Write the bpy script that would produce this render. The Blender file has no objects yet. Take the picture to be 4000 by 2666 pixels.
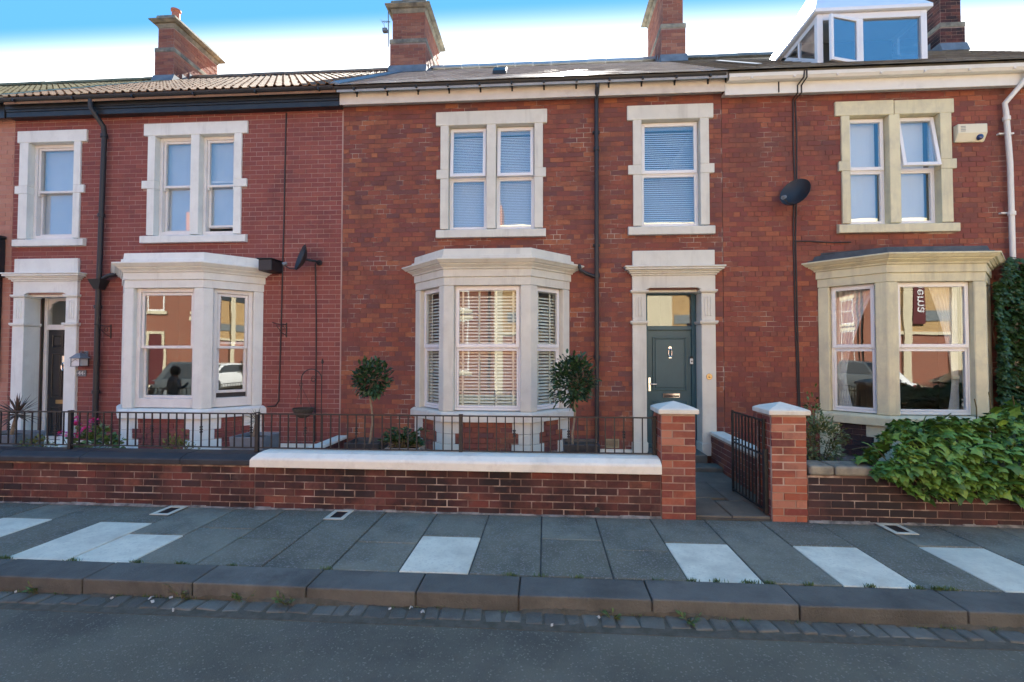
import bpy, bmesh, math, random
from mathutils import Vector, Matrix, Euler
random.seed(11)
R_ = math.radians
SC = bpy.context.scene
COL = SC.collection

# ------------------------------------------------------------------ camera
CAM_Y, CAM_Z = -8.05, 1.80
cd = bpy.data.cameras.new('camera')
cam = bpy.data.objects.new('camera', cd)
COL.objects.link(cam)
cd.sensor_width = 36.0
cd.lens = 36.0 * 1878.0 / 4000.0
cd.clip_start, cd.clip_end = 0.05, 2000.0
_rot = Matrix.Rotation(R_(3.96), 3, 'Z') @ Matrix.Rotation(R_(1.52), 3, 'X') @ Matrix.Rotation(R_(-0.08), 3, 'Y')
_r, _f, _u = _rot @ Vector((1, 0, 0)), _rot @ Vector((0, 1, 0)), _rot @ Vector((0, 0, 1))
cam.matrix_world = Matrix(((_r.x, _u.x, -_f.x, 0), (_r.y, _u.y, -_f.y, CAM_Y), (_r.z, _u.z, -_f.z, CAM_Z), (0, 0, 0, 1)))
SC.camera = cam
CAMP = Vector((0, CAM_Y, CAM_Z))

# ------------------------------------------------------------------ sky and sun
SUN_EL, SUN_AZ = 38.2, 3.2          # behind the terrace, a little right of square on
w = bpy.data.worlds.new('World'); SC.world = w; w.use_nodes = True
nt = w.node_tree
bg = nt.nodes['Background']
sky = nt.nodes.new('ShaderNodeTexSky'); sky.sky_type = 'NISHITA'; sky.sun_disc = False
sky.sun_elevation = R_(SUN_EL); sky.sun_rotation = R_(SUN_AZ)
sky.air_density = 1.0; sky.dust_density = 1.0; sky.ozone_density = 2.0
SKY_STRENGTH = 0.13
HAZE = (2.2, 2.2, 2.2)
TINT = (1.5, 2.0, 1.8)
CLEAR = (0.16, 0.56, 1.18)
# clear blue overhead and away from the sun; a pale band of bright haze low down on the sun's side
tc = nt.nodes.new('ShaderNodeTexCoord'); sx = nt.nodes.new('ShaderNodeSeparateXYZ')
nt.links.new(tc.outputs['Generated'], sx.inputs[0])
def _m(op, a, b=None):
    n = nt.nodes.new('ShaderNodeMath'); n.operation = op
    for i, v_ in enumerate((a, b)):
        if v_ is None: continue
        if isinstance(v_, (int, float)): n.inputs[i].default_value = v_
        else: nt.links.new(v_, n.inputs[i])
    return n.outputs[0]
def _ss(v_, a, b):
    n = nt.nodes.new('ShaderNodeMapRange'); n.interpolation_type = 'SMOOTHSTEP'
    n.inputs['From Min'].default_value = a; n.inputs['From Max'].default_value = b
    nt.links.new(v_, n.inputs['Value']); return n.outputs[0]
rise = _m('DIVIDE', sx.outputs['Z'], _m('MAXIMUM', _m('MULTIPLY', 0.8, _m('ABSOLUTE', sx.outputs['X'])), _m('ABSOLUTE', sx.outputs['Y'])))
hazef = _m('MULTIPLY', _m('SUBTRACT', 1.0, _ss(rise, 0.60, 0.748)), _ss(sx.outputs['Y'], -0.35, 0.45))
hz = nt.nodes.new('ShaderNodeMix'); hz.data_type = 'RGBA'; hz.blend_type = 'MIX'
hz.inputs[7].default_value = (HAZE[0], HAZE[1], HAZE[2], 1)
ml = nt.nodes.new('ShaderNodeMix'); ml.data_type = 'RGBA'; ml.blend_type = 'MULTIPLY'; ml.inputs[0].default_value = 1.0
ml.inputs[7].default_value = (TINT[0], TINT[1], TINT[2], 1)
nt.links.new(sky.outputs[0], ml.inputs[6])
ck = nt.nodes.new('ShaderNodeMix'); ck.data_type = 'RGBA'; ck.blend_type = 'DARKEN'; ck.inputs[0].default_value = 1.0
ck.inputs[7].default_value = (CLEAR[0], CLEAR[1], CLEAR[2], 1)      # keeps the glow round the sun as blue as the rest of the sky
nt.links.new(ml.outputs[2], ck.inputs[6])
nt.links.new(hazef, hz.inputs[0]); nt.links.new(ck.outputs[2], hz.inputs[6])
nt.links.new(hz.outputs[2], bg.inputs['Color'])
bg.inputs['Strength'].default_value = SKY_STRENGTH
sd = bpy.data.lights.new('sun', 'SUN'); sun = bpy.data.objects.new('sun', sd); COL.objects.link(sun)
sd.energy = 3.6; sd.angle = R_(0.53); sd.color = (1.0, 0.955, 0.86)
_sdir = Vector((math.sin(R_(SUN_AZ)) * math.cos(R_(SUN_EL)), math.cos(R_(SUN_AZ)) * math.cos(R_(SUN_EL)), math.sin(R_(SUN_EL))))
sun.rotation_euler = _sdir.to_track_quat('Z', 'Y').to_euler(); sun.location = (0, 20, 20)
vs = SC.view_settings
vs.view_transform = 'Standard'; vs.look = 'None'; vs.gamma = 1.0; vs.use_curve_mapping = False
vs.exposure = 3.1
SC.render.engine = 'CYCLES'
SC.cycles.use_denoising = True
SC.cycles.max_bounces = 8; SC.cycles.transparent_max_bounces = 16
SC.cycles.sample_clamp_indirect = 6.0
SC.cycles.caustics_reflective = False; SC.cycles.caustics_refractive = False

# ------------------------------------------------------------------ materials
def _lk(nt, a, b): nt.links.new(a, b)
def _noise(nt, scale, detail=4.0, rough=0.6, stretch=None):
    g = nt.nodes.new('ShaderNodeNewGeometry')
    n = nt.nodes.new('ShaderNodeTexNoise')
    n.inputs['Scale'].default_value = scale; n.inputs['Detail'].default_value = detail; n.inputs['Roughness'].default_value = rough
    if stretch:
        mp = nt.nodes.new('ShaderNodeMapping'); mp.inputs['Scale'].default_value = stretch
        _lk(nt, g.outputs['Position'], mp.inputs['Vector']); _lk(nt, mp.outputs[0], n.inputs['Vector'])
    else:
        _lk(nt, g.outputs['Position'], n.inputs['Vector'])
    return n.outputs['Fac']
def _range(nt, v, a, b, c=0.0, d=1.0):
    m = nt.nodes.new('ShaderNodeMapRange')
    m.inputs['From Min'].default_value = a; m.inputs['From Max'].default_value = b
    m.inputs['To Min'].default_value = c; m.inputs['To Max'].default_value = d
    _lk(nt, v, m.inputs['Value']); return m.outputs[0]
def _mix(nt, f, a, b, mode='MIX'):
    m = nt.nodes.new('ShaderNodeMix'); m.data_type = 'RGBA'; m.blend_type = mode
    for sock, val in ((0, f), (6, a), (7, b)):
        if isinstance(val, (int, float)): m.inputs[sock].default_value = val
        elif isinstance(val, tuple): m.inputs[sock].default_value = (*val, 1) if len(val) == 3 else val
        else: _lk(nt, val, m.inputs[sock])
    return m.outputs[2]
def _rand(nt):
    o = nt.nodes.new('ShaderNodeObjectInfo'); g = nt.nodes.new('ShaderNodeNewGeometry')
    a = nt.nodes.new('ShaderNodeMath'); a.operation = 'ADD'
    _lk(nt, o.outputs['Random'], a.inputs[0]); _lk(nt, g.outputs['Random Per Island'], a.inputs[1])
    f = nt.nodes.new('ShaderNodeMath'); f.operation = 'FRACT'; _lk(nt, a.outputs[0], f.inputs[0])
    return f.outputs[0]
def _ramp(nt, v, cols, const=False):
    r = nt.nodes.new('ShaderNodeValToRGB'); e = r.color_ramp.elements
    if const: r.color_ramp.interpolation = 'CONSTANT'
    n = len(cols)
    while len(e) < n: e.new(0.5)
    for i, c in enumerate(cols):
        if len(c) == 4: e[i].position = c[3]
        else: e[i].position = i / (n - 1 if not const else n)
        e[i].color = (*c[:3], 1)
    _lk(nt, v, r.inputs[0]); return r.outputs[0]
def _bump(nt, b, v, strength, dist=0.01):
    n = nt.nodes.new('ShaderNodeBump'); n.inputs['Strength'].default_value = strength; n.inputs['Distance'].default_value = dist
    _lk(nt, v, n.inputs['Height']); _lk(nt, n.outputs[0], b.inputs['Normal'])
def mat(name, c1, c2=None, scale=4.0, rough=0.6, metal=0.0, spec=0.5, rnd=0.0, bump=0.0, bscale=60.0,
        lo=0.35, hi=0.65, ramp=None, stain=None, coat=0.0, rough2=None, stretch=None, speck=None, sub=0.0, soot=None):
    m = bpy.data.materials.new(name); m.use_nodes = True; nt = m.node_tree; b = nt.nodes['Principled BSDF']
    b.inputs['Roughness'].default_value = rough; b.inputs['Metallic'].default_value = metal
    b.inputs['Specular IOR Level'].default_value = spec; b.inputs['Coat Weight'].default_value = coat
    col = None
    if ramp: col = _ramp(nt, _rand(nt), ramp)
    if c1 is not None:
        base = c1
        if c2 is not None: base = _mix(nt, _range(nt, _noise(nt, scale, stretch=stretch), lo, hi), c1, c2)
        col = base if col is None else _mix(nt, 0.35, col, base)
    elif c2 is not None:
        col = _mix(nt, _range(nt, _noise(nt, scale, stretch=stretch), lo, hi, 0, 0.30), col, c2)
    if rnd:
        v = nt.nodes.new('ShaderNodeHueSaturation'); _lk(nt, _range(nt, _rand(nt), 0, 1, 1 - rnd, 1 + rnd), v.inputs['Value'])
        if isinstance(col, tuple): v.inputs['Color'].default_value = (*col, 1)
        else: _lk(nt, col, v.inputs['Color'])
        col = v.outputs[0]
    if stain:                      # (colour, noise scale, lo, hi, strength)
        col = _mix(nt, _range(nt, _noise(nt, stain[1], 6.0, 0.65, stain[5] if len(stain) > 5 else None), stain[2], stain[3], 0, stain[4]), col, stain[0])
    if soot:
        col = _mix(nt, _range(nt, _noise(nt, soot[1], 7.0, 0.7, (1, 1, .8)), soot[2], soot[3], 0, soot[4]), col, soot[0])
    if speck:                      # (colour, scale, threshold)
        g = nt.nodes.new('ShaderNodeNewGeometry'); vo = nt.nodes.new('ShaderNodeTexVoronoi'); vo.inputs['Scale'].default_value = speck[1]
        _lk(nt, g.outputs['Position'], vo.inputs['Vector'])
        sp = nt.nodes.new('ShaderNodeSeparateColor'); _lk(nt, vo.outputs['Color'], sp.inputs[0])
        col = _mix(nt, _range(nt, sp.outputs[0], speck[2], min(1.0, speck[2] + 0.08), 0, speck[3]), col, speck[0])
    if isinstance(col, tuple): b.inputs['Base Color'].default_value = (*col, 1)
    else: _lk(nt, col, b.inputs['Base Color'])
    if rough2 is not None: _lk(nt, _range(nt, _noise(nt, 9.0), 0.35, 0.65, rough, rough2), b.inputs['Roughness'])
    if bump: _bump(nt, b, _noise(nt, bscale, 6.0), bump)
    if sub: b.inputs['Transmission Weight'].default_value = 0.0
    return m
def glass_mat(name, tint, base=0.10, rough=0.0):
    m = bpy.data.materials.new(name); m.use_nodes = True; nt = m.node_tree
    nt.nodes.remove(nt.nodes['Principled BSDF'])
    out = nt.nodes['Material Output']
    # Schlick reflectance, the same from either side of the pane
    lw = nt.nodes.new('ShaderNodeLayerWeight'); lw.inputs['Blend'].default_value = 0.5
    pw = nt.nodes.new('ShaderNodeMath'); pw.operation = 'POWER'; pw.inputs[1].default_value = 5.0; _lk(nt, lw.outputs['Facing'], pw.inputs[0])
    ad = nt.nodes.new('ShaderNodeMath'); ad.operation = 'MULTIPLY_ADD'; ad.use_clamp = True; ad.inputs[1].default_value = 1.0 - base; ad.inputs[2].default_value = base
    _lk(nt, pw.outputs[0], ad.inputs[0])
    tr = nt.nodes.new('ShaderNodeBsdfTransparent'); tr.inputs[0].default_value = (*tint, 1)
    gl = nt.nodes.new('ShaderNodeBsdfGlossy'); gl.inputs['Roughness'].default_value = rough; gl.inputs[0].default_value = (1, 1, 1, 1)
    # old glass is never quite flat: a very slow ripple
    bp = nt.nodes.new('ShaderNodeBump'); bp.inputs['Strength'].default_value = 0.012; bp.inputs['Distance'].default_value = 0.05
    _lk(nt, _noise(nt, 2.2, 1.0, 0.4), bp.inputs['Height']); _lk(nt, bp.outputs[0], gl.inputs['Normal'])
    mx = nt.nodes.new('ShaderNodeMixShader')
    _lk(nt, ad.outputs[0], mx.inputs[0]); _lk(nt, tr.outputs[0], mx.inputs[1]); _lk(nt, gl.outputs[0], mx.inputs[2])
    _lk(nt, mx.outputs[0], out.inputs['Surface'])
    return m
def brick_tex_mat(name, c1, c2, mortar, bw=0.225, bh=0.0817):
    m = bpy.data.materials.new(name); m.use_nodes = True; nt = m.node_tree; b = nt.nodes['Principled BSDF']
    g = nt.nodes.new('ShaderNodeNewGeometry'); s = nt.nodes.new('ShaderNodeSeparateXYZ'); c = nt.nodes.new('ShaderNodeCombineXYZ')
    a = nt.nodes.new('ShaderNodeMath'); a.operation = 'ADD'
    _lk(nt, g.outputs['Position'], s.inputs[0]); _lk(nt, s.outputs[0], a.inputs[0]); _lk(nt, s.outputs[1], a.inputs[1])
    _lk(nt, a.outputs[0], c.inputs[0]); _lk(nt, s.outputs[2], c.inputs[1])
    t = nt.nodes.new('ShaderNodeTexBrick'); t.inputs['Scale'].default_value = 1.0
    t.inputs['Brick Width'].default_value = bw; t.inputs['Row Height'].default_value = bh; t.inputs['Mortar Size'].default_value = 0.005
    t.inputs['Color1'].default_value = (*c1, 1); t.inputs['Color2'].default_value = (*c2, 1); t.inputs['Mortar'].default_value = (*mortar, 1)
    _lk(nt, c.outputs[0], t.inputs['Vector']); _lk(nt, t.outputs['Color'], b.inputs['Base Color']); b.inputs['Roughness'].default_value = 0.9
    return m

MT = {}
SOOT = {'brick_mid': ((.085, .055, .055), .65, .52, .70, .55), 'brick_right': ((.080, .048, .048), .65, .50, .68, .55), 'brick_left': ((.10, .055, .055), .8, .56, .72, .6),
        'brick_front': ((.20, .15, .13), 2.4, .60, .76, .45)}
STS = {'brick_mid': 3.0, 'brick_right': 3.0, 'brick_left': 2.2, 'brick_front': 1.6, 'brick_front_right': 1.6}
STL = {'brick_front': 0.40, 'brick_front_right': 0.38}
def brick_mat(name, cols, dark, amt, fine):
    cols = [(c[0] * 1.02, c[1] * 1.22, c[2] * 1.22) for c in cols]
    return mat(name, None, fine, scale=26.0, rough=0.88, spec=0.25, ramp=cols, bump=0.6, bscale=95.0, soot=SOOT.get(name),
               stain=(dark, STS.get(name, 0.9), STL.get(name, 0.50), STL.get(name, 0.50) + 0.2, amt))
MT['brick_mid'] = brick_mat('brick_mid', [(.21, .060, .045), (.30, .088, .052), (.235, .062, .050), (.17, .058, .055), (.36, .115, .060), (.25, .066, .048), (.145, .058, .058), (.285, .080, .052)],
                            (.11, .045, .042), 0.55, (.17, .065, .05))
MT['brick_left'] = brick_mat('brick_left', [(.245, .066, .056), (.28, .078, .064), (.23, .060, .055), (.265, .075, .066), (.20, .056, .054), (.29, .085, .070)],
                             (.12, .045, .045), 0.45, (.22, .075, .065))
MT['brick_right'] = brick_mat('brick_right', [(.225, .058, .044), (.29, .080, .050), (.24, .060, .048), (.19, .056, .050), (.34, .10, .056), (.16, .055, .052)],
                              (.11, .042, .04), 0.5, (.17, .06, .05))
MT['brick_far_left'] = brick_mat('brick_far_left', [(.42, .17, .12), (.46, .20, .14), (.40, .15, .11), (.48, .21, .16)], (.30, .14, .11), 0.3, (.45, .22, .17))
MT['brick_front'] = brick_mat('brick_front', [(.15, .040, .034), (.075, .030, .030), (.19, .048, .038), (.050, .028, .030), (.16, .042, .036), (.24, .075, .052), (.045, .028, .031), (.12, .036, .033), (.20, .07, .06)],
                              (.026, .021, .023), 0.97, (.08, .034, .034))
MT['brick_front_right'] = brick_mat('brick_front_right', [(.085, .034, .032), (.055, .030, .032), (.11, .036, .033), (.040, .029, .033), (.13, .042, .036), (.05, .03, .032)],
                              (.028, .024, .026), 0.85, (.06, .033, .034))
MT['brick_pier'] = mat('brick_pier', None, (.42, .22, .16), scale=14.0, lo=.48, hi=.72, rough=.9, spec=.2, bump=.6, bscale=90,
    ramp=[(.29, .088, .060), (.20, .056, .048), (.40, .13, .075), (.13, .048, .048), (.33, .10, .065), (.44, .20, .135), (.16, .052, .052), (.36, .11, .06), (.22, .060, .048)],
    stain=((.11, .055, .05), 3.2, .50, .68, .55))
MT['brick_chimney'] = brick_mat('brick_chimney', [(.25, .080, .055), (.30, .10, .065), (.22, .07, .055), (.36, .14, .09), (.19, .07, .06)], (.12, .06, .05), 0.5, (.24, .10, .075))
def mortar_mat(name, a, b, lo, hi, sc=1.7):
    return mat(name, a, b, scale=sc, lo=lo, hi=hi, rough=0.95, spec=0.1, bump=0.4, bscale=150.0)
MT['mortar_mid'] = mortar_mat('mortar_mid', (.17, .085, .07), (.50, .44, .39), 0.52, 0.66, 2.3)
MT['mortar_left'] = mortar_mat('mortar_left', (.36, .22, .185), (.46, .34, .30), 0.35, 0.65)
MT['mortar_right'] = mortar_mat('mortar_right', (.17, .08, .065), (.46, .38, .32), 0.52, 0.68, 2.3)
MT['mortar_front'] = mortar_mat('mortar_front', (.20, .14, .125), (.55, .47, .42), 0.48, 0.66, 3.0)
MT['mortar_pier'] = mortar_mat('mortar_pier', (.30, .20, .165), (.48, .37, .31), 0.35, 0.65)
MT['mortar_chimney'] = mortar_mat('mortar_chimney', (.26, .17, .14), (.42, .33, .28), 0.4, 0.65)
MT['stone_grey'] = mat('stone_grey', (.69, .68, .60), (.63, .625, .555), scale=3.0, rough=0.75, spec=0.3, bump=0.25, bscale=60, soot=((.55, .53, .46), 5.0, .5, .7, .5), stain=((.36, .34, .29), 2.0, 0.55, 0.80, 0.55, (2.6, 2.6, .30)))
MT['stone_white'] = mat('stone_white', (.80, .82, .765), (.73, .75, .70), scale=2.6, rough=0.7, spec=0.3, bump=0.2, bscale=60, soot=((.62, .63, .59), 5.0, .5, .7, .5), stain=((.40, .41, .39), 2.0, 0.57, 0.8, 0.5, (2.6, 2.6, .30)))
MT['stone_cream'] = mat('stone_cream', (.70, .655, .45), (.60, .565, .40), scale=2.8, rough=0.8, spec=0.25, bump=0.3, bscale=60, soot=((.46, .44, .35), 4.0, .48, .68, .6), stain=((.28, .265, .22), 2.0, 0.52, 0.78, 0.65, (2.6, 2.6, .30)))
MT['stone_weathered'] = mat('stone_weathered', (.30, .275, .21), (.13, .125, .11), scale=5, rough=0.9, spec=0.2, bump=0.5, bscale=40)
MT['coping_white'] = mat('coping_white', (.82, .80, .70), (.74, .72, .63), scale=3.5, rough=0.7, spec=0.3, bump=0.3, bscale=45, soot=((.60, .58, .50), 6.0, .50, .68, .5), stain=((.40, .39, .34), 2.5, 0.55, 0.78, 0.5))
MT['coping_black'] = mat('coping_black', (.022, .025, .030), (.035, .038, .044), scale=6, rough=0.55, spec=0.4, bump=0.15, bscale=70, stain=((.14, .14, .14), 7, 0.66, 0.74, 0.5))
MT['upvc'] = mat('upvc', (.80, .80, .80), (.76, .76, .765), scale=2, rough=0.3, spec=0.5)
MT['wood_white'] = mat('wood_white', (.78, .77, .74), (.70, .69, .66), scale=5, rough=0.4, spec=0.5)
MT['fascia_cream'] = mat('fascia_cream', (.66, .61, .54), (.58, .535, .47), scale=4, rough=0.5, stain=((.36, .32, .27), 3, 0.58, 0.78, 0.5))
MT['fascia_white'] = mat('fascia_white', (.74, .73, .68), (.68, .67, .62), scale=4, rough=0.45, stain=((.40, .40, .36), 3, 0.6, 0.8, 0.4))
MT['black_paint'] = mat('black_paint', (.018, .020, .023), (.028, .030, .033), scale=8, rough=0.4, spec=0.5)
MT['black_iron'] = mat('black_iron', (.012, .013, .015), (.022, .022, .022), scale=20, rough=0.45, spec=0.5)
MT['black_plastic'] = mat('black_plastic', (.02, .021, .024), rough=0.5)
MT['cable'] = mat('cable', (.035, .032, .032), rough=0.7)
MT['lead'] = mat('lead', (.20, .22, .24), (.13, .145, .16), scale=4, rough=0.6, metal=0.2)
MT['felt'] = mat('felt', (.055, .065, .075), (.09, .10, .11), scale=6, rough=0.85, bump=0.3)
MT['slate_smooth'] = mat('slate_smooth', (.36, .36, .35), (.29, .29, .285), scale=7, rough=0.38, spec=0.9, rnd=0.2)
MT['slate_old'] = mat('slate_old', (.15, .145, .13), (.10, .10, .095), scale=6, rough=0.55, spec=0.45, rnd=0.3, bump=0.3, bscale=50, stain=((.20, .18, .11), 2.2, 0.5, 0.7, 0.5))
MT['roof_tile'] = mat('roof_tile', (.225, .13, .075), (.165, .098, .062), scale=5, rough=0.75, spec=0.3, rnd=0.25, bump=0.3, bscale=70, stain=((.24, .19, .09), 2.0, 0.52, 0.72, 0.5))
MT['roof_tile_moss'] = mat('roof_tile_moss', (.20, .165, .085), (.15, .12, .065), scale=5, rough=0.85, spec=0.2, rnd=0.25, bump=0.4, bscale=60, stain=((.13, .12, .055), 2.0, 0.45, 0.65, 0.5))
MT['verge_mortar'] = mat('verge_mortar', (.40, .33, .20), (.30, .26, .15), scale=5, rough=0.9, bump=0.5, bscale=40)
MT['terracotta'] = mat('terracotta', (.48, .16, .09), (.40, .14, .085), scale=6, rough=0.75)
MT['pot_old'] = mat('pot_old', (.45, .20, .14), (.36, .17, .13), scale=6, rough=0.8)
MT['asphalt'] = mat('asphalt', (.115, .117, .094), (.138, .140, .112), scale=1.3, rough=0.85, spec=0.3, bump=1.0, bscale=110, speck=((.28, .28, .24), 100, 0.90, 0.5), soot=((.13, .13, .115), 2.6, .50, .72, .5), stain=((.066, .068, .062), 0.7, 0.46, 0.64, 0.8))
MT['slab_dark'] = mat('slab_dark', (.178, .180, .142), (.222, .224, .176), scale=3.5, rough=0.88, spec=0.25, rnd=0.27, bump=0.6, bscale=120, speck=((.26, .26, .25), 90, 0.80, 0.6), soot=((.19, .19, .165), 4.0, .54, .72, .5), stain=((.080, .083, .074), 1.4, 0.46, 0.68, 0.75))
MT['slab_white'] = mat('slab_white', (.72, .71, .585), (.62, .615, .51), scale=4, rough=0.85, spec=0.25, rnd=0.06, bump=0.3, bscale=120, speck=((.50, .49, .42), 60, .82, .4), stain=((.42, .41, .35), 2.2, 0.44, 0.70, 0.7))
MT['kerb'] = mat('kerb', (.115, .118, .110), (.142, .145, .134), scale=3, rough=0.85, spec=0.2, rnd=0.14, bump=0.9, bscale=55, stain=((.058, .060, .057), 1.8, 0.44, 0.68, 0.75))
MT['sett'] = mat('sett', (.140, .140, .120), (.112, .112, .098), scale=9, rough=0.85, rnd=0.22, bump=0.8, bscale=60, stain=((.075, .072, .062), 3.0, .45, .6, .8))
MT['joint'] = mat('joint', (.050, .050, .044), (.085, .085, .078), scale=8, rough=0.95, bump=0.5)
MT['dirt'] = mat('dirt', (.095, .088, .070), (.06, .058, .042), scale=14, rough=0.95, bump=0.8, bscale=50)
MT['flagstone'] = mat('flagstone', (.17, .155, .125), (.10, .095, .080), scale=2.4, rough=0.85, rnd=0.15, bump=0.4, bscale=90)
MT['garden_floor'] = mat('garden_floor', (.50, .50, .48), (.40, .40, .39), scale=3, rough=0.85, bump=0.3)
MT['earth'] = mat('earth', (.05, .04, .03), (.075, .06, .045), scale=9, rough=0.95, bump=0.8, bscale=30)
MT['ground'] = mat('ground', (.085, .09, .075), (.06, .065, .055), scale=0.3, rough=0.95)
MT['door_green'] = mat('door_green', (.024, .090, .120), (.021, .080, .108), scale=5, rough=0.38, spec=0.45)
MT['door_black'] = mat('door_black', (.020, .021, .024), (.028, .029, .031), scale=5, rough=0.35)
MT['chrome'] = mat('chrome', (.80, .80, .80), rough=0.12, metal=1.0)
MT['brass'] = mat('brass', (.42, .33, .18), rough=0.3, metal=1.0)
MT['white_plastic'] = mat('white_plastic', (.75, .75, .74), rough=0.35)
MT['alarm_cream'] = mat('alarm_cream', (.70, .66, .50), (.64, .60, .46), scale=3, rough=0.4)
MT['blue_lens'] = mat('blue_lens', (.02, .05, .16), rough=0.15)
MT['blind_cream'] = mat('blind_cream', (.80, .79, .68), rough=0.5, rnd=0.04)
MT['blind_white'] = mat('blind_white', (.82, .84, .86), rough=0.5)
MT['tape_cream'] = mat('tape_cream', (.70, .67, .55), rough=0.8)
MT['roller_white'] = mat('roller_white', (.78, .80, .80), rough=0.8)
MT['roller_grey'] = mat('roller_grey', (.60, .65, .70), (.54, .59, .64), scale=2, rough=0.8)
MT['net'] = mat('net', (.74, .75, .76), (.60, .61, .63), scale=5, rough=0.85)
MT['plaster'] = mat('plaster', (.42, .40, .37), rough=0.9)
MT['carpet'] = mat('carpet', (.13, .11, .10), rough=0.95)
MT['glass'] = glass_mat('glass', (.95, .97, .96), 0.068)
MT['glass_blind'] = glass_mat('glass_blind', (.96, .98, .98), 0.045)
MT['glass_upper'] = glass_mat('glass_upper', (.96, .98, .99), 0.13)
MT['glass_dormer'] = glass_mat('glass_dormer', (.72, .80, .87), 0.24)
MT['planter_black'] = mat('planter_black', (.030, .032, .036), (.05, .05, .054), scale=9, rough=0.5)
MT['planter_grey'] = mat('planter_grey', (.20, .225, .25), (.15, .17, .19), scale=6, rough=0.7)
MT['planter_stone'] = mat('planter_stone', (.40, .33, .27), (.33, .27, .22), scale=6, rough=0.8)
MT['bark'] = mat('bark', (.30, .24, .17), (.20, .16, .11), scale=22, rough=0.9, bump=0.5)
MT['stem'] = mat('stem', (.12, .10, .05), (.16, .14, .07), scale=20, rough=0.9)
MT['wicker'] = mat('wicker', (.05, .04, .03), (.09, .07, .05), scale=40, rough=0.9, bump=0.6)
def leaf_mat(name, cols, rough=0.45): return mat(name, None, None, ramp=cols, rough=rough, spec=0.4)
MT['leaf_bay'] = leaf_mat('leaf_bay', [(.020, .052, .024), (.034, .082, .034), (.016, .042, .022), (.050, .11, .042), (.024, .06, .028)], 0.38)
MT['leaf_ivy'] = leaf_mat('leaf_ivy', [(.060, .155, .030), (.105, .225, .042), (.036, .105, .024), (.14, .28, .050), (.070, .17, .034), (.19, .32, .055), (.042, .115, .028), (.026, .080, .022), (.09, .20, .04)])
MT['leaf_wall'] = leaf_mat('leaf_wall', [(.022, .060, .020), (.040, .092, .026), (.016, .046, .017), (.055, .12, .032)])
MT['leaf_shrub'] = leaf_mat('leaf_shrub', [(.085, .12, .04), (.14, .18, .065), (.06, .095, .03), (.20, .23, .11), (.10, .14, .05)])
MT['leaf_yellow'] = leaf_mat('leaf_yellow', [(.16, .17, .03), (.22, .22, .04), (.10, .12, .025), (.26, .24, .05)])
MT['leaf_fern'] = leaf_mat('leaf_fern', [(.026, .065, .022), (.045, .10, .032), (.020, .05, .02)])
MT['leaf_geranium'] = leaf_mat('leaf_geranium', [(.09, .17, .045), (.14, .22, .06), (.06, .12, .035), (.19, .25, .09)])
MT['leaf_spiky'] = leaf_mat('leaf_spiky', [(.085, .055, .045), (.13, .085, .06), (.06, .045, .035), (.11, .10, .06)])
MT['petal_pink'] = leaf_mat('petal_pink', [(.62, .05, .20), (.70, .07, .30), (.55, .03, .14), (.60, .10, .42)])
MT['weed'] = leaf_mat('weed', [(.06, .11, .03), (.09, .15, .04), (.045, .08, .025)])
MT['litter'] = mat('litter', (.45, .43, .38), (.3, .28, .24), scale=20, rough=0.8)
MT['fillet'] = mat('fillet', (.27, .26, .24), (.09, .09, .085), scale=6, lo=.42, hi=.6, rough=.9, bump=.6, bscale=50)
MT['grey_inner'] = mat('grey_inner', (.10, .11, .12), rough=.9)

# ------------------------------------------------------------------ helpers
WL = {}                                    # world location of every parent
def tag(o, label=None, cat=None, group=None, kind=None):
    if label: o['label'] = label
    if cat: o['category'] = cat
    if group: o['group'] = group
    if kind: o['kind'] = kind
    return o
def thing(name, label, cat, loc=(0, 0, 0), group=None, rz=0.0):
    o = bpy.data.objects.new(name, None); COL.objects.link(o); o.location = loc; o.rotation_euler = (0, 0, rz)
    o.empty_display_size = 0.2
    WL[o] = Vector(loc); return tag(o, label, cat, group)
def link(name, me, parent=None, loc=(0, 0, 0), rot=(0, 0, 0), scale=(1, 1, 1), local=False):
    o = bpy.data.objects.new(name, me); COL.objects.link(o)
    l = Vector(loc)
    if parent is not None:
        o.parent = parent
        if not local: l = l - WL.get(parent, Vector())
    o.location = l; o.rotation_euler = rot; o.scale = scale
    WL[o] = Vector(loc) if not local else Vector()
    return o
class Fr:                                   # a wall frame: s along the wall, d inwards, z up
    def __init__(self, ox=0.0, oy=0.0, a=0.0):
        self.ox, self.oy, self.a, self.c, self.s = ox, oy, a, math.cos(a), math.sin(a)
    def p(self, s, d, z): return (self.ox + s * self.c - d * self.s, self.oy + s * self.s + d * self.c, z)
FW = Fr()
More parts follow.
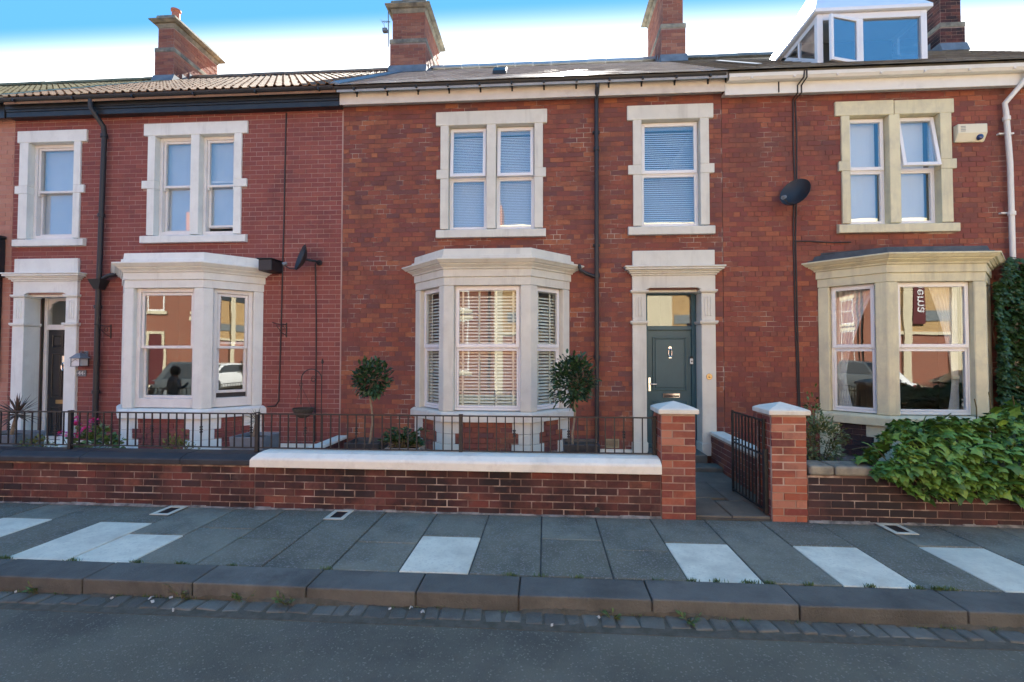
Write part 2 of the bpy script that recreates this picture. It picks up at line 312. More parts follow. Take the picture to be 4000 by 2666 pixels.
class MB:
    def __init__(self): self.v = []; self.f = []
    def add(self, vs, fs):
        n = len(self.v); self.v += [tuple(x) for x in vs]; self.f += [tuple(i + n for i in q) for q in fs]; return self
    def box(self, x0, x1, y0, y1, z0, z1, fr=FW):
        P = fr.p
        return self.add([P(x0, y0, z0), P(x1, y0, z0), P(x1, y1, z0), P(x0, y1, z0), P(x0, y0, z1), P(x1, y0, z1), P(x1, y1, z1), P(x0, y1, z1)],
                        [(0, 3, 2, 1), (4, 5, 6, 7), (0, 1, 5, 4), (1, 2, 6, 5), (2, 3, 7, 6), (3, 0, 4, 7)])
    def face(self, pts): return self.add(pts, [tuple(range(len(pts)))])
    def prism(self, pts, ext):              # planar outline pushed along a vector
        e = Vector(ext); n = len(pts); a = [Vector(p) for p in pts]
        fs = [tuple(range(n))[::-1], tuple(range(n, 2 * n))] + [(i, (i + 1) % n, n + (i + 1) % n, n + i) for i in range(n)]
        return self.add(a + [p + e for p in a], fs)
    def tube(self, pts, r, n=8, caps=True):
        pts = [Vector(p) for p in pts]; k = len(pts); vs = []; fs = []
        rr = r if isinstance(r, (list, tuple)) else [r] * k
        up = None
        for i, p in enumerate(pts):
            t = (pts[min(i + 1, k - 1)] - pts[max(i - 1, 0)]).normalized()
            if up is None: up = Vector((0, 0, 1)) if abs(t.z) < 0.9 else Vector((1, 0, 0))
            a = t.cross(up).normalized(); b = a.cross(t).normalized(); up = b
            for j in range(n):
                q = 2 * math.pi * j / n; vs.append(p + (a * math.cos(q) + b * math.sin(q)) * rr[i])
        for i in range(k - 1):
            for j in range(n):
                fs.append((i * n + j, i * n + (j + 1) % n, (i + 1) * n + (j + 1) % n, (i + 1) * n + j))
        if caps: fs += [tuple(range(n))[::-1], tuple(range((k - 1) * n, k * n))]
        return self.add(vs, fs)
    def lathe(self, c, prof, n=16, axis='Z'):   # prof: (r, h) pairs
        vs = []; fs = []; k = len(prof)
        for r, h in prof:
            for j in range(n):
                q = 2 * math.pi * j / n; x, y = r * math.cos(q), r * math.sin(q)
                vs.append((c[0] + x, c[1] + y, c[2] + h) if axis == 'Z' else (c[0] + x, c[1] + h, c[2] + y) if axis == 'Y' else (c[0] + h, c[1] + x, c[2] + y))
        for i in range(k - 1):
            for j in range(n): fs.append((i * n + j, i * n + (j + 1) % n, (i + 1) * n + (j + 1) % n, (i + 1) * n + j))
        fs += [tuple(range(n))[::-1], tuple(range((k - 1) * n, k * n))]
        return self.add(vs, fs)
    def mesh(self, name, m, smooth=False, bevel=0.0, seg=1, recalc=True):
        me = bpy.data.meshes.new(name); me.from_pydata(self.v, [], self.f)
        if recalc or bevel:
            bm = bmesh.new(); bm.from_mesh(me)
            if recalc: bmesh.ops.recalc_face_normals(bm, faces=bm.faces)
            if bevel:
                ed = [e for e in bm.edges if len(e.link_faces) == 2 and e.calc_face_angle(0) > 0.5]
                bmesh.ops.bevel(bm, geom=ed, offset=bevel, segments=seg, affect='EDGES', profile=0.5, clamp_overlap=True)
            bm.to_mesh(me); bm.free()
        if m: me.materials.append(MT[m] if isinstance(m, str) else m)
        if smooth:
            me.polygons.foreach_set('use_smooth', [True] * len(me.polygons))
            if smooth != 'all': me.set_sharp_from_angle(angle=R_(40))
        return me
    def build(self, name, m, parent=None, smooth=False, bevel=0.0, seg=1, local=False, recalc=True):
        return link(name, self.mesh(name, m, smooth, bevel, seg, recalc), parent, local=local)
def ring(mb, fr, s0, s1, z0, z1, d0, d1, w, wb=None):      # a rectangular frame of four butted bars
    wb = wb or w
    mb.box(s0, s0 + w, d0, d1, z0, z1, fr); mb.box(s1 - w, s1, d0, d1, z0, z1, fr)
    mb.box(s0 + w, s1 - w, d0, d1, z0, z0 + wb, fr); mb.box(s0 + w, s1 - w, d0, d1, z1 - w, z1, fr)
    return mb

# ---- bricks: the full stretchers nearest the camera are objects of their own, the rest one joined part
CO, BL = 0.0817, 0.2245
_bm = {}
def brick_mesh(m, ln, h=CO, jt=0.0045):
    k = (m, round(ln, 4), h, jt)
    if k not in _bm:
        b = MB(); x = ln / 2 - jt; z = h - 2 * jt
        vs = [(-x, 0, 0), (x, 0, 0), (x, 0, z), (-x, 0, z), (-x, 0.025, 0), (x, 0.025, 0), (x, 0.025, z), (-x, 0.025, z)]
        b.add(vs, [(0, 1, 2, 3), (1, 5, 6, 2), (5, 4, 7, 6), (4, 0, 3, 7), (3, 2, 6, 7), (4, 5, 1, 0)])
        _bm[k] = b.mesh('brick', m, recalc=False)
    return _bm[k]
def bricks(part, fr, s0, s1, z0, z1, holes, m, nind=0, header_every=0, co=CO, bl=BL, d=0.0, seed=1, proud=0.003, phase=0, jt=0.0045, wob=0.0):
    rg = random.Random(seed); recs = []
    nrow = int(round((z1 - z0) / co))
    for r in range(nrow):
        za = z0 + r * co; zb = za + co
        if zb > z1 + co * 0.5: break
        zm = (za + zb) / 2
        hdr = header_every and (r + phase) % header_every == 0
        L = bl / 2 if hdr else bl
        off = (bl / 4 if hdr else (bl / 2 if r % 2 else 0))
        segs = [(s0, s1)]
        for (a, b, c, e) in holes:
            if c - 0.001 < zm < e + 0.001:
                ns = []
                for (p, q) in segs:
                    if b <= p or a >= q: ns.append((p, q)); continue
                    if a > p: ns.append((p, a))
                    if b < q: ns.append((b, q))
                segs = ns
        for (p, q) in segs:
            if q - p < 0.02: continue
            k0 = math.floor((p - s0 + off) / L); x = s0 - off + k0 * L
            while x < q - 0.001:
                a, b = max(x, p), min(x + L, q)
                if b - a > 0.018: recs.append((a, b, za, (b - a) > L - 0.002, L))
                x += L
    full = [i for i, t in enumerate(recs) if t[3]]
    full.sort(key=lambda i: (Vector(fr.p((recs[i][0] + recs[i][1]) / 2, 0, recs[i][2])) - CAMP).length)
    ind = set(full[:nind]); mass = MB()
    for i, (a, b, za, fu, L) in enumerate(recs):
        j = d + rg.uniform(-proud, proud)
        if i in ind:
            link('brick', brick_mesh(m, L, co, jt), part, fr.p((a + b) / 2 + rg.uniform(-wob, wob), j, za + jt + rg.uniform(-.001, .001)), (0, R_(rg.uniform(-60, 60) * wob), fr.a + R_(rg.uniform(-60, 60) * wob)), (1 - rg.random() * wob * 5, 1, 1 - rg.random() * wob * 9))
        else:
            w1, w2, w3 = rg.uniform(0, wob), rg.uniform(0, wob), rg.uniform(-wob, wob) * .4; mass.box(a + jt + w1, b - jt - w2, j, d + 0.025, za + jt + w3, za + co - jt + w3, fr)
    if mass.v:
        o = mass.build('brickwork', m, part, recalc=False); tag(o, kind='stuff')
def wall_slab(mb, fr, s0, s1, z0, z1, d0, d1, holes):         # a slab with rectangular openings, cut into butted boxes
    xs = sorted({s0, s1, *[min(max(v, s0), s1) for h in holes for v in h[:2]]})
    zs = sorted({z0, z1, *[min(max(v, z0), z1) for h in holes for v in h[2:]]})
    for i in range(len(xs) - 1):
        run = None
        for k in range(len(zs) - 1):
            xm, zm = (xs[i] + xs[i + 1]) / 2, (zs[k] + zs[k + 1]) / 2
            solid = not any(h[0] < xm < h[1] and h[2] < zm < h[3] for h in holes)
            if solid: run = (run[0], zs[k + 1]) if run else (zs[k], zs[k + 1])
            if (not solid or k == len(zs) - 2) and run:
                mb.box(xs[i], xs[i + 1], d0, d1, run[0], run[1], fr); run = None
    return mb

# ---- window units in a wall frame
def casement(win, fr, s0, s1, z0, z1, d, m, g, fw=0.045, open_deg=0.0, hinge='top', pane='pane', name='sash', bar=None):
    """one glazed light: a sash ring with its pane; open_deg swings it out about its top edge or a side"""
    mb = MB(); ring(mb, FW, 0, s1 - s0, 0, z1 - z0, 0, 0.05, fw)
    o = link(name, mb.mesh(name, m, bevel=0.004), win)
    gm = MB().box(fw - .005, s1 - s0 - fw + .005, .02, .026, fw - .005, z1 - z0 - fw + .005).mesh('pane', g)
    if hinge == 'top':
        M = Matrix.Translation(fr.p(s0, d, z1)) @ Matrix.Rotation(fr.a, 4, 'Z') @ Matrix.Rotation(R_(-open_deg), 4, 'X') @ Matrix.Translation((0, 0, -(z1 - z0)))
    else:                                   # hinged on its right side, swings out
        M = Matrix.Translation(fr.p(s1, d, z0)) @ Matrix.Rotation(fr.a, 4, 'Z') @ Matrix.Rotation(R_(open_deg), 4, 'Z') @ Matrix.Translation((-(s1 - s0), 0, 0))
    P = Matrix.Translation(-WL.get(win, Vector()))
    o.matrix_local = P @ M
    pn = bpy.data.objects.new('pane', gm); COL.objects.link(pn); pn.parent = win; pn.matrix_local = P @ M
    return o

# ------------------------------------------------------------------ ground, road, pavement
def sheet(name, x0, x1, y0, y1, z, m, kind='structure', thick=0.0):
    mb = MB()
    if thick: mb.box(x0, x1, y0, y1, z - thick, z)
    else: mb.face([(x0, y0, z), (x1, y0, z), (x1, y1, z), (x0, y1, z)])
    return tag(mb.build(name, m, recalc=bool(thick)), kind=kind)
sheet('ground', -700, 700, -700, 700, -0.30, 'ground')
ZR = -0.122
sheet('road', -60, 60, -12.3, -4.46, ZR, 'asphalt')
sheet('garden_ground', -17, 1.62, -2.36, 0.2, 0.16, 'garden_floor', thick=0.40)
sheet('garden_ground', 2.80, 13, -2.36, 0.2, 0.16, 'earth', thick=0.40)
# near pavement: bed, flagstones, kerb stones, sett channel
pv = sheet('pavement', -17, 17, -4.105, -2.36, -0.012, 'joint', thick=0.28)
_sm = {}
def slab(parent, x0, x1, y0, y1, z, m, name, th=0.05, bev=0.006):
    k = (round(x1 - x0, 3), round(y1 - y0, 3), m, th)
    if k not in _sm:
        a, b = (x1 - x0) / 2, (y1 - y0) / 2
        _sm[k] = MB().box(-a, a, -b, b, -th, 0).mesh(name, m, bevel=bev)
    rg = random.Random(int(x0 * 1000) + int(y0 * 777))
    return link(name, _sm[k], parent, ((x0 + x1) / 2, (y0 + y1) / 2, z + rg.uniform(-.003, .002)), (R_(rg.uniform(-.25, .25)), R_(rg.uniform(-.25, .25)), 0))
xs = [-0.04 + 0.588 * k for k in range(-21, 22)]
white = {-8: -3.17, -7: -3.47, -2: -3.31, 2: -3.31, 4: -3.30, 6: -3.23, -9: None, -10: -3.13}
split = {-1: None, 0: -3.31, 1: -3.53, -3: -3.51, -4: None, -5: -3.51, -6: -3.26, 3: None, 5: None, 7: None, -9: None}
g = 0.0065
for k, x in zip(range(-21, 22), xs):
    y = white.get(k, split.get(k, -3.3 if k % 3 else None)); wh = k in white and white[k] is not None
    if y is None: slab(pv, x + g, x + .588 - g, -4.10 + g, -2.645, 0, 'slab_dark', 'paving_slab')
    else:
        slab(pv, x + g, x + .588 - g, -4.10 + g, y - g, 0, 'slab_white' if wh else 'slab_dark', 'paving_slab')
        slab(pv, x + g, x + .588 - g, y + g, -2.645, 0, 'slab_dark', 'paving_slab')
kb = sheet('kerb', -17, 17, -4.40, -4.108, -0.03, 'joint', thick=0.26)
kj = [-16.6, -15.5, -14.3, -13.2, -12.1, -11.0, -9.9, -8.8, -7.7, -6.6, -5.55, -4.6, -3.68, -2.76, -1.84, -0.98, -0.20, 0.78, 1.82, 2.96, 4.05, 5.1, 6.2, 7.3, 8.4, 9.5, 10.6, 11.7, 12.8, 13.9, 15.0, 16.1]
for a, b in zip(kj[:-1], kj[1:]):
    mb = MB().box(-(b - a) / 2 + .005, (b - a) / 2 - .005, -.155, .155, -.30, 0)
    link('kerb_stone', mb.mesh('kerb_stone', 'kerb', bevel=0.011, seg=2), kb, ((a + b) / 2, -4.265, .004 + random.uniform(-.004, .003)), (R_(random.uniform(.2, .9)), R_(random.uniform(-.2, .2)), R_(random.uniform(-.15, .15))))
ch = sheet('gutter_channel', -17, 17, -4.66, -4.41, ZR + .003, 'dirt', thick=0.1)
x = -6.8
sv = []
for w_ in (.11, .135, .16, .185):
    sv.append((w_, MB().box(-w_ / 2 + .006, w_ / 2 - .006, -.078, .078, -.08, 0).mesh('sett', 'sett', bevel=0.012, seg=2)))
while x < 6.5:
    w_, me = random.choice(sv)
    link('sett', me, ch, (x + w_ / 2, -4.50 + random.uniform(-.012, .012), ZR + .0095 + random.uniform(-.005, .004)), (R_(random.uniform(-3, 3)), R_(random.uniform(-3, 3)), R_(random.uniform(-7, 7))))
    x += w_ + random.uniform(-.004, .016)
# a crumbling bank of dirt against the foot of the kerb
db_ = MB(); n_ = 420; rw = []
for i in range(n_ + 1):
    x = -6.8 + 13.2 * i / n_; h_ = max(.004, .022 + .018 * math.sin(x * 2.3) + .012 * math.sin(x * 7.1 + 1) + random.uniform(-.008, .008)); w1 = max(.006, .024 + .018 * math.sin(x * 3.7 + 2) + random.uniform(-.008, .008))
    rw += [(x, -4.418 - w1, ZR + .001), (x, -4.425 - w1 * .35, ZR + h_ * .55), (x, -4.412, ZR + h_)]
db_.add(rw, [(i * 3 + j, i * 3 + 3 + j, i * 3 + 4 + j, i * 3 + 1 + j) for i in range(n_) for j in (0, 1)])
tag(db_.build('gutter_dirt', 'dirt', smooth='all', recalc=False), kind='stuff')
# far pavement
fp = sheet('far_pavement', -60, 60, -14.1, -12.3, 0.0, 'slab_dark', thick=0.3)
# garden path behind the gate
pt = sheet('garden_path', 1.645, 2.66, -2.62, 0.28, 0.012, 'joint', thick=0.25)
for (a, b, c, e) in ((1.65, 2.03, -2.6, -1.95), (2.04, 2.64, -2.6, -2.05), (1.65, 2.2, -1.94, -1.2), (2.21, 2.64, -2.04, -1.2), (1.65, 2.64, -1.19, -.62)):
    slab(pt, a, b, c, e, 0.035, 'flagstone', 'flagstone', th=0.04)
slab(pt, 1.645, 2.66, -0.61, -0.30, 0.10, 'flagstone', 'step', th=0.12, bev=0.012)
slab(pt, 1.655, 2.535, -0.295, 0.28, 0.215, 'flagstone', 'step', th=0.2, bev=0.012)

# ------------------------------------------------------------------ the terrace
PITCH = math.atan(0.65)
EY, EZ = -0.30, 6.30                       # eave line of the roof plane
RY, RZ = 4.0, 6.30 + 0.65 * 4.30           # ridge
def roof_z(y): return EZ + 0.65 * (y - EY)

def stone_window(h, x, z, lights, stone, frame, glass, kind, opens=(), crack=False):
    """x: lintel l/r, sill l/r, block l/r, jamb outer l/r ; z: sill b/t, block b/t, lintel b/t ; lights: opening (s0,s1) list"""
    l0, l1, s0, s1, b0, b1, j0, j1 = x; sb, st, bb, bt, lb, lt = z
    i0, i1 = lights[0][0], lights[-1][1]
    mb = MB()
    for (a, b) in lights:
        if kind == 'sash': ring(mb, FW, a + .002, b - .002, st + .002, lb - .002, .085, .21, .055, .075)
        else:
            ring(mb, FW, a + .002, b - .002, st + .002, lb - .002, .10, .17, .028, .03)
            zm = (st + lb) / 2 + 0.02; mb.box(a + .03, b - .03, .10, .165, zm - .028, zm + .028)
    win = mb.build('window', frame, h, bevel=0.004)
    Y0 = -0.035
    if crack:
        c = (l0 + l1) / 2
        MB().box(l0, c - .006, Y0, .24, lb, lt).build('lintel', stone, win, bevel=.007)
        MB().box(c + .006, l1, Y0 + .004, .24, lb, lt - .006).build('lintel', stone, win, bevel=.007)
    else: MB().box(l0, l1, Y0, .24, lb, lt).build('lintel', stone, win, bevel=.007)
    sl = MB().prism([(s0, -.075, sb), (s0, -.075, st - .03), (s0, -.02, st - .012), (s0, .09, st), (s0, .24, st), (s0, .24, sb)], (s1 - s0, 0, 0))
    sl.build('sill', stone, win, bevel=.005)
    for (a, b, c, e) in ((j0, i0, b0, j0), (i1, j1, j1, b1)):
        m2 = MB().box(a, b, Y0 + .003, .24, st, bb).box(min(a, c), max(b, e), Y0 + .001, .24, bb + .002, bt - .002).box(a, b, Y0 + .003, .24, bt, lb)
        m2.build('jamb', stone, win, bevel=.005)
    for p, q in zip(lights[:-1], lights[1:]):
        MB().box(p[1], q[0], Y0 + .004, .24, st, lb).build('mullion', stone, win, bevel=.007)
    zm = (st + lb) / 2 + 0.02
    for i, (a, b) in enumerate(lights):
        if kind == 'sash':
            lift = opens[i] if i < len(opens) else 0.0
            zt = (st + .075 + lb - .055) / 2
            casement(win, FW, a + .06, b - .06, zt - .02, lb - .057, .105, frame, glass, .042)
            casement(win, FW, a + .06, b - .06, st + .077 + lift, zt + .022 + lift, .158, frame, glass, .042)
            [MB().box(q, q + .02, .098, .158, zt - .075, zt - .02).build('sash_horn', frame, win) for q in (a + .075, b - .095)]
        else:
            op = opens[i] if i < len(opens) else 0.0
            casement(win, FW, a + .03, b - .03, st + .032, zm - .028, .105, frame, glass, .03)
            casement(win, FW, a + .018, b - .018, zm - .005, lb - .02, .075, frame, glass, .055, open_deg=op)
    return win

def bay_frames(cx, b=0.65, hf=0.68, hw=1.31):
    L = math.hypot(hw - hf, b); a = math.atan2(b, hw - hf)
    return Fr(cx - hw, 0.0, -a), Fr(cx - hf, -b, 0.0), Fr(cx + hf, -b, a), L
def bay_band(mb, cx, z0, z1, off, inner=0.24, b=0.65, hf=0.68, hw=1.31, off1=None):
    """a horizontal course following the three faces of the bay, off metres proud of them (off at the bottom, off1 at the top)"""
    a = math.atan2(b, hw - hf); t = math.tan(a / 2)
    def outline(o):
        k = o / math.sin(a)                # ends run on to the wall
        return [(cx - hw - k, 0.0), (cx - hf - o * t, -b - o), (cx + hf + o * t, -b - o), (cx + hw + k, 0.0)]
    off1 = off if off1 is None else off1
    lo, hi, inn = outline(off), outline(off1), outline(-inner)
    vs = [(x, y, z0) for x, y in lo] + [(x, y, z1) for x, y in hi] + [(x, min(y, 0), z0) for x, y in inn] + [(x, min(y, 0), z1) for x, y in inn]
    fs = []
    for i in range(3):
        fs += [(i, i + 1, 4 + i + 1, 4 + i), (8 + i, 12 + i, 12 + i + 1, 8 + i + 1), (4 + i, 4 + i + 1, 12 + i + 1, 12 + i), (i, 8 + i, 8 + i + 1, i + 1)]
    fs += [(0, 4, 12, 8), (3, 11, 15, 7)]
    return mb.add(vs, fs)
def bay_window(h, cx, stone, frame, glass, kind, brick, mortar, parapet=True, cheek_lift=0.0, panel_stone=True):
    frL, frF, frR, L = bay_frames(cx)
    base = MB(); bay_band(base, cx, -0.1, 0.742, -0.012)
    bay = base.build('bay_window', mortar, h)
    sl = MB(); bay_band(sl, cx, .745, .862, .055); bay_band(sl, cx, .862, .90, .055, off1=.012)
    sl.build('sill', stone, bay, bevel=.006)
    hd = MB(); bay_band(hd, cx, 2.868, 2.998, 0.0); bay_band(hd, cx, 3.0, 3.118, .018); hd.build('lintel', stone, bay, bevel=.004)
    cn = MB()
    for (a, b, o, o1) in ((3.12, 3.15, .035, .045), (3.15, 3.178, .055, .085), (3.178, 3.20, .10, .10), (3.20, 3.243, .125, .165), (3.243, 3.268, .175, .175)): bay_band(cn, cx, a, b, o, off1=o1)
    cn.build('cornice', stone, bay, bevel=.003)
    if parapet:
        pp = MB(); bay_band(pp, cx, 3.27, 3.335, .055, off1=.05); bay_band(pp, cx, 3.336, 3.44, .02, off1=.012); pp.build('parapet', stone, bay, bevel=.005)
        rf = [(cx - 1.2, 0, 3.41), (cx - .62, -.6, 3.38), (cx + .62, -.6, 3.38), (cx + 1.2, 0, 3.41)]
        MB().prism(rf, (0, 0, -.06)).build('bay_roof', 'lead', bay)
    else:
        mb = MB(); bay_band(mb, cx, 3.27, 3.30, .12, off1=.10); bay_band(mb, cx, 3.302, 3.375, .055, off1=.03, inner=.05); mb.build('bay_roof', 'felt', bay, bevel=.006)
        rf = [(cx - 1.25, 0, 3.43), (cx - .66, -.62, 3.374), (cx + .66, -.62, 3.374), (cx + 1.25, 0, 3.43)]
        MB().prism(rf, (0, 0, -.05)).build('roof_deck', 'felt', bay)
    # piers: wall ends, and the two canted corners, each with a plain shaft
    o0, o1 = 0.16, L - 0.15
    def pier(pts): MB().prism([(x, y, .90) for x, y in pts], (0, 0, 1.966)).build('pier', stone, bay, bevel=.012)
    dp = .24
    def xy(fr, s, d): return fr.p(s, d, 0)[:2]
    pier([xy(frL, 0.0, 0), xy(frL, o0, 0), xy(frL, o0, dp), (cx - 1.31 + .05, 0.0)])
    pier([xy(frR, L, 0), (cx + 1.31 - .05, 0.0), xy(frR, L - o0, dp), xy(frR, L - o0, 0)])
    t = math.tan(math.atan2(.65, .63) / 2) * dp
    pier([xy(frL, o1, 0), xy(frF, 0, 0), xy(frF, .16, 0), xy(frF, .16, dp), (cx - .68 + t, -.65 + dp), xy(frL, o1, dp)])
    pier([xy(frF, 1.20, 0), xy(frF, 1.36, 0), xy(frR, .15, 0), xy(frR, .15, dp), (cx + .68 - t, -.65 + dp), xy(frF, 1.20, dp)])
    # glazing on the three faces
    for fr, s0, s1, nm in ((frL, o0, o1, 'l'), (frF, .16, 1.20, 'f'), (frR, .15, L - o0, 'r')):
        mb = MB(); z0, z1 = .90, 2.868
        if kind == 'sash':
            ring(mb, fr, s0 + .002, s1 - .002, z0 + .012, z1 - .002, .07, .20, .065, .15)
            wf = mb.build('window_frame', frame, bay, bevel=.005)
            zt = 1.90; lift = cheek_lift if nm == 'r' else 0.0
            casement(bay, fr, s0 + .07, s1 - .07, zt - .02, z1 - .07, .095, frame, glass, .045)
            casement(bay, fr, s0 + .07, s1 - .07, z0 + .163 + lift, zt + .022 + (lift if lift else 0), .147, frame, glass, .045)
            if lift: MB().box(s0 + .07, s1 - .07, .17, .18, z0 + .163, z0 + .163 + lift, fr).build('draught_board', 'black_plastic', bay)
        else:
            ring(mb, fr, s0 + .002, s1 - .002, z0 + .012, z1 - .002, .09, .165, .025, .04); zt = 1.90
            mb.box(s0 + .027, s1 - .027, .09, .16, zt - .02, zt + .02, fr)
            mb.build('window_frame', frame, bay, bevel=.004)
            casement(bay, fr, s0 + .02, s1 - .02, zt + .0, z1 - .022, .07, frame, glass, .052)
            casement(bay, fr, s0 + .03, s1 - .03, z0 + .055, zt - .022, .095, frame, glass, .034)
    # stone quoins and brick panels of the base
    q = .0
    rows = [(.21, .40, .095), (.40, .56, -.01), (.56, .742, .085)]
    for fr, Ls in ((frF, 1.36), (frL, L), (frR, L)):
        hl = []
        for i, (a, b, ex) in enumerate(rows):
            wq = (.20 if fr is frF else .20) + ex
            MB().box(0.006, wq, -.004, .06, a + .002, b - .002, fr).build('quoin', stone, bay, bevel=.006)
            MB().box(Ls - wq, Ls - .006, -.004, .06, a + .002, b - .002, fr).build('quoin', stone, bay, bevel=.006)
            hl += [(-1, wq, a, b), (Ls - wq, 9, a, b)]
        bricks(bay, fr, 0.0, Ls, .255, .745, hl, brick, nind=26 if fr is frF else 6, d=-.003, seed=int(cx * 10) + int(Ls * 100))
    return bay

def slates(roof, x0, x1, m, w_, ex, nind, seed, ytop=RY - .02, hole=None, th=0.007):
    rg = random.Random(seed); ln = ex * 2.05
    me = MB().box(-w_ / 2 + .0025, w_ / 2 - .0025, 0, ln, 0, th).mesh('slate', m, recalc=False)
    n = int((ytop - EY) / math.cos(PITCH) / ex) + 1; rec = []
    for r in range(n):
        t = r * ex; y = EY - .045 + t * math.cos(PITCH); z = EZ - .03 + t * math.sin(PITCH)
        x = x0 - (w_ / 2 if r % 2 else 0)
        while x < x1 - .02:
            a, b = max(x, x0), min(x + w_, x1)
            if b - a > .05 and not (hole and hole(a, b, y)) and (y + ln * math.cos(PITCH) < RY + .05): rec.append((a, b, y, z))
            x += w_
    rec.sort(key=lambda q: (Vector((q[0], q[2], q[3])) - CAMP).length)
    mass = MB(); k = 0; tilt = PITCH - math.atan(th * 1.15 / ex)
    c, s = math.cos(tilt), math.sin(tilt); off = .022
    for (a, b, y, z) in rec:
        dz = off + rg.uniform(0, .004)
        if k < nind and b - a > w_ - .002:
            link('slate', me, roof, ((a + b) / 2, y, z + dz), (tilt + R_(rg.uniform(-.35, .25)), R_(rg.uniform(-.3, .3)), R_(rg.uniform(-.4, .4)))); k += 1
        else:
            L2 = ln
            def P(x, v, q): return (x, y + v * c - q * s, z + dz + v * s + q * c)
            mass.add([P(a + .0025, 0, 0), P(b - .0025, 0, 0), P(b - .0025, L2, 0), P(a + .0025, L2, 0), P(a + .0025, 0, th), P(b - .0025, 0, th), P(b - .0025, L2, th), P(a + .0025, L2, th)],
                     [(0, 3, 2, 1), (4, 5, 6, 7), (0, 1, 5, 4), (1, 2, 6, 5), (3, 0, 4, 7)])
    if mass.v: tag(mass.build('slating', m, roof, recalc=False), kind='stuff')
def roman_tiles(roof, x0, x1, m, nind, seed, w_=0.30, ex=0.315):
    rg = random.Random(seed); ns = 12; ln = .40; th = .014
    def prof(u): return .030 * max(0.0, math.sin(u * 2 * math.pi * 2)) ** 0.8 if math.sin(u * 2 * math.pi * 2) > 0 else 0.0
    vs = []; fs = []
    for row, (v, dz) in enumerate(((0, -th), (0, 0), (ln, 0))):
        for i in range(ns + 1): vs.append((-w_ / 2 + w_ * i / ns, v, prof(i / ns) + dz))
    n1 = ns + 1
    for r in range(2):
        for i in range(ns): fs.append((r * n1 + i, r * n1 + i + 1, (r + 1) * n1 + i + 1, (r + 1) * n1 + i))
    tpl = MB().add(vs, fs)
    me = tpl.mesh('roof_tile', m, smooth=True, recalc=False)
    n = int((RY - EY) / math.cos(PITCH) / ex); rec = []
    nx = max(1, int(round((x1 - x0) / w_)))
    for r in range(n + 1):
        t = r * ex - .06
        for i in range(nx): rec.append((x0 + (i + .5) * (x1 - x0) / nx, EY + t * math.cos(PITCH), EZ + t * math.sin(PITCH)))
    rec.sort(key=lambda q: (Vector(q) - CAMP).length)
    mass = MB(); tilt = PITCH - R_(2.6); sx_ = (x1 - x0) / nx / w_
    for k, (x, y, z) in enumerate(rec):
        rot = (tilt + R_(rg.uniform(-.8, .6)), R_(rg.uniform(-.8, .8)), R_(rg.uniform(-.9, .9)))
        p = (x, y, z + .045 + rg.uniform(-.004, .004))
        if k < nind: link('roof_tile', me, roof, p, rot, (sx_, 1, 1))
        else:
            M = Matrix.Translation(p) @ Euler(rot).to_matrix().to_4x4() @ Matrix.Diagonal((sx_, 1, 1, 1))
            mass.add([M @ Vector(v) for v in tpl.v], tpl.f)
    if mass.v:
        o = mass.build('tiling', m, roof, smooth=True, recalc=False); tag(o, kind='stuff')
def make_roof(h, x0, x1, kind, m, nind, seed, ridge_m, hole=None):
    mb = MB(); t = .10
    mb.prism([(x0, EY + .02, EZ + .005), (x0, RY, RZ), (x0, 8.4, RZ - .65 * 4.4), (x0, 8.4, RZ - .65 * 4.4 - t), (x0, RY, RZ - t), (x0, EY + .02, EZ - t + .005)], (x1 - x0, 0, 0))
    roof = mb.build('roof', m, h)
    if kind == 'tile': roman_tiles(roof, x0, x1, m, nind, seed)
    else: slates(roof, x0, x1, m, .28 if kind == 'smooth' else .25, .20 if kind == 'smooth' else .19, nind, seed, hole=hole)
    n = int((x1 - x0) / .45); L = (x1 - x0) / n
    rm = MB().prism([(0, -.15, -.09), (0, -.135, -.055), (0, -.05, .035), (0, 0, .048), (0, .05, .035), (0, .135, -.055), (0, .15, -.09), (0, .05, .0), (0, -.05, .0)], (L - .006, 0, 0)).mesh('ridge_tile', ridge_m)
    for i in range(n): link('ridge_tile', rm, roof, (x0 + i * L, RY, RZ + .075 + random.uniform(-.006, .006)))
    return roof
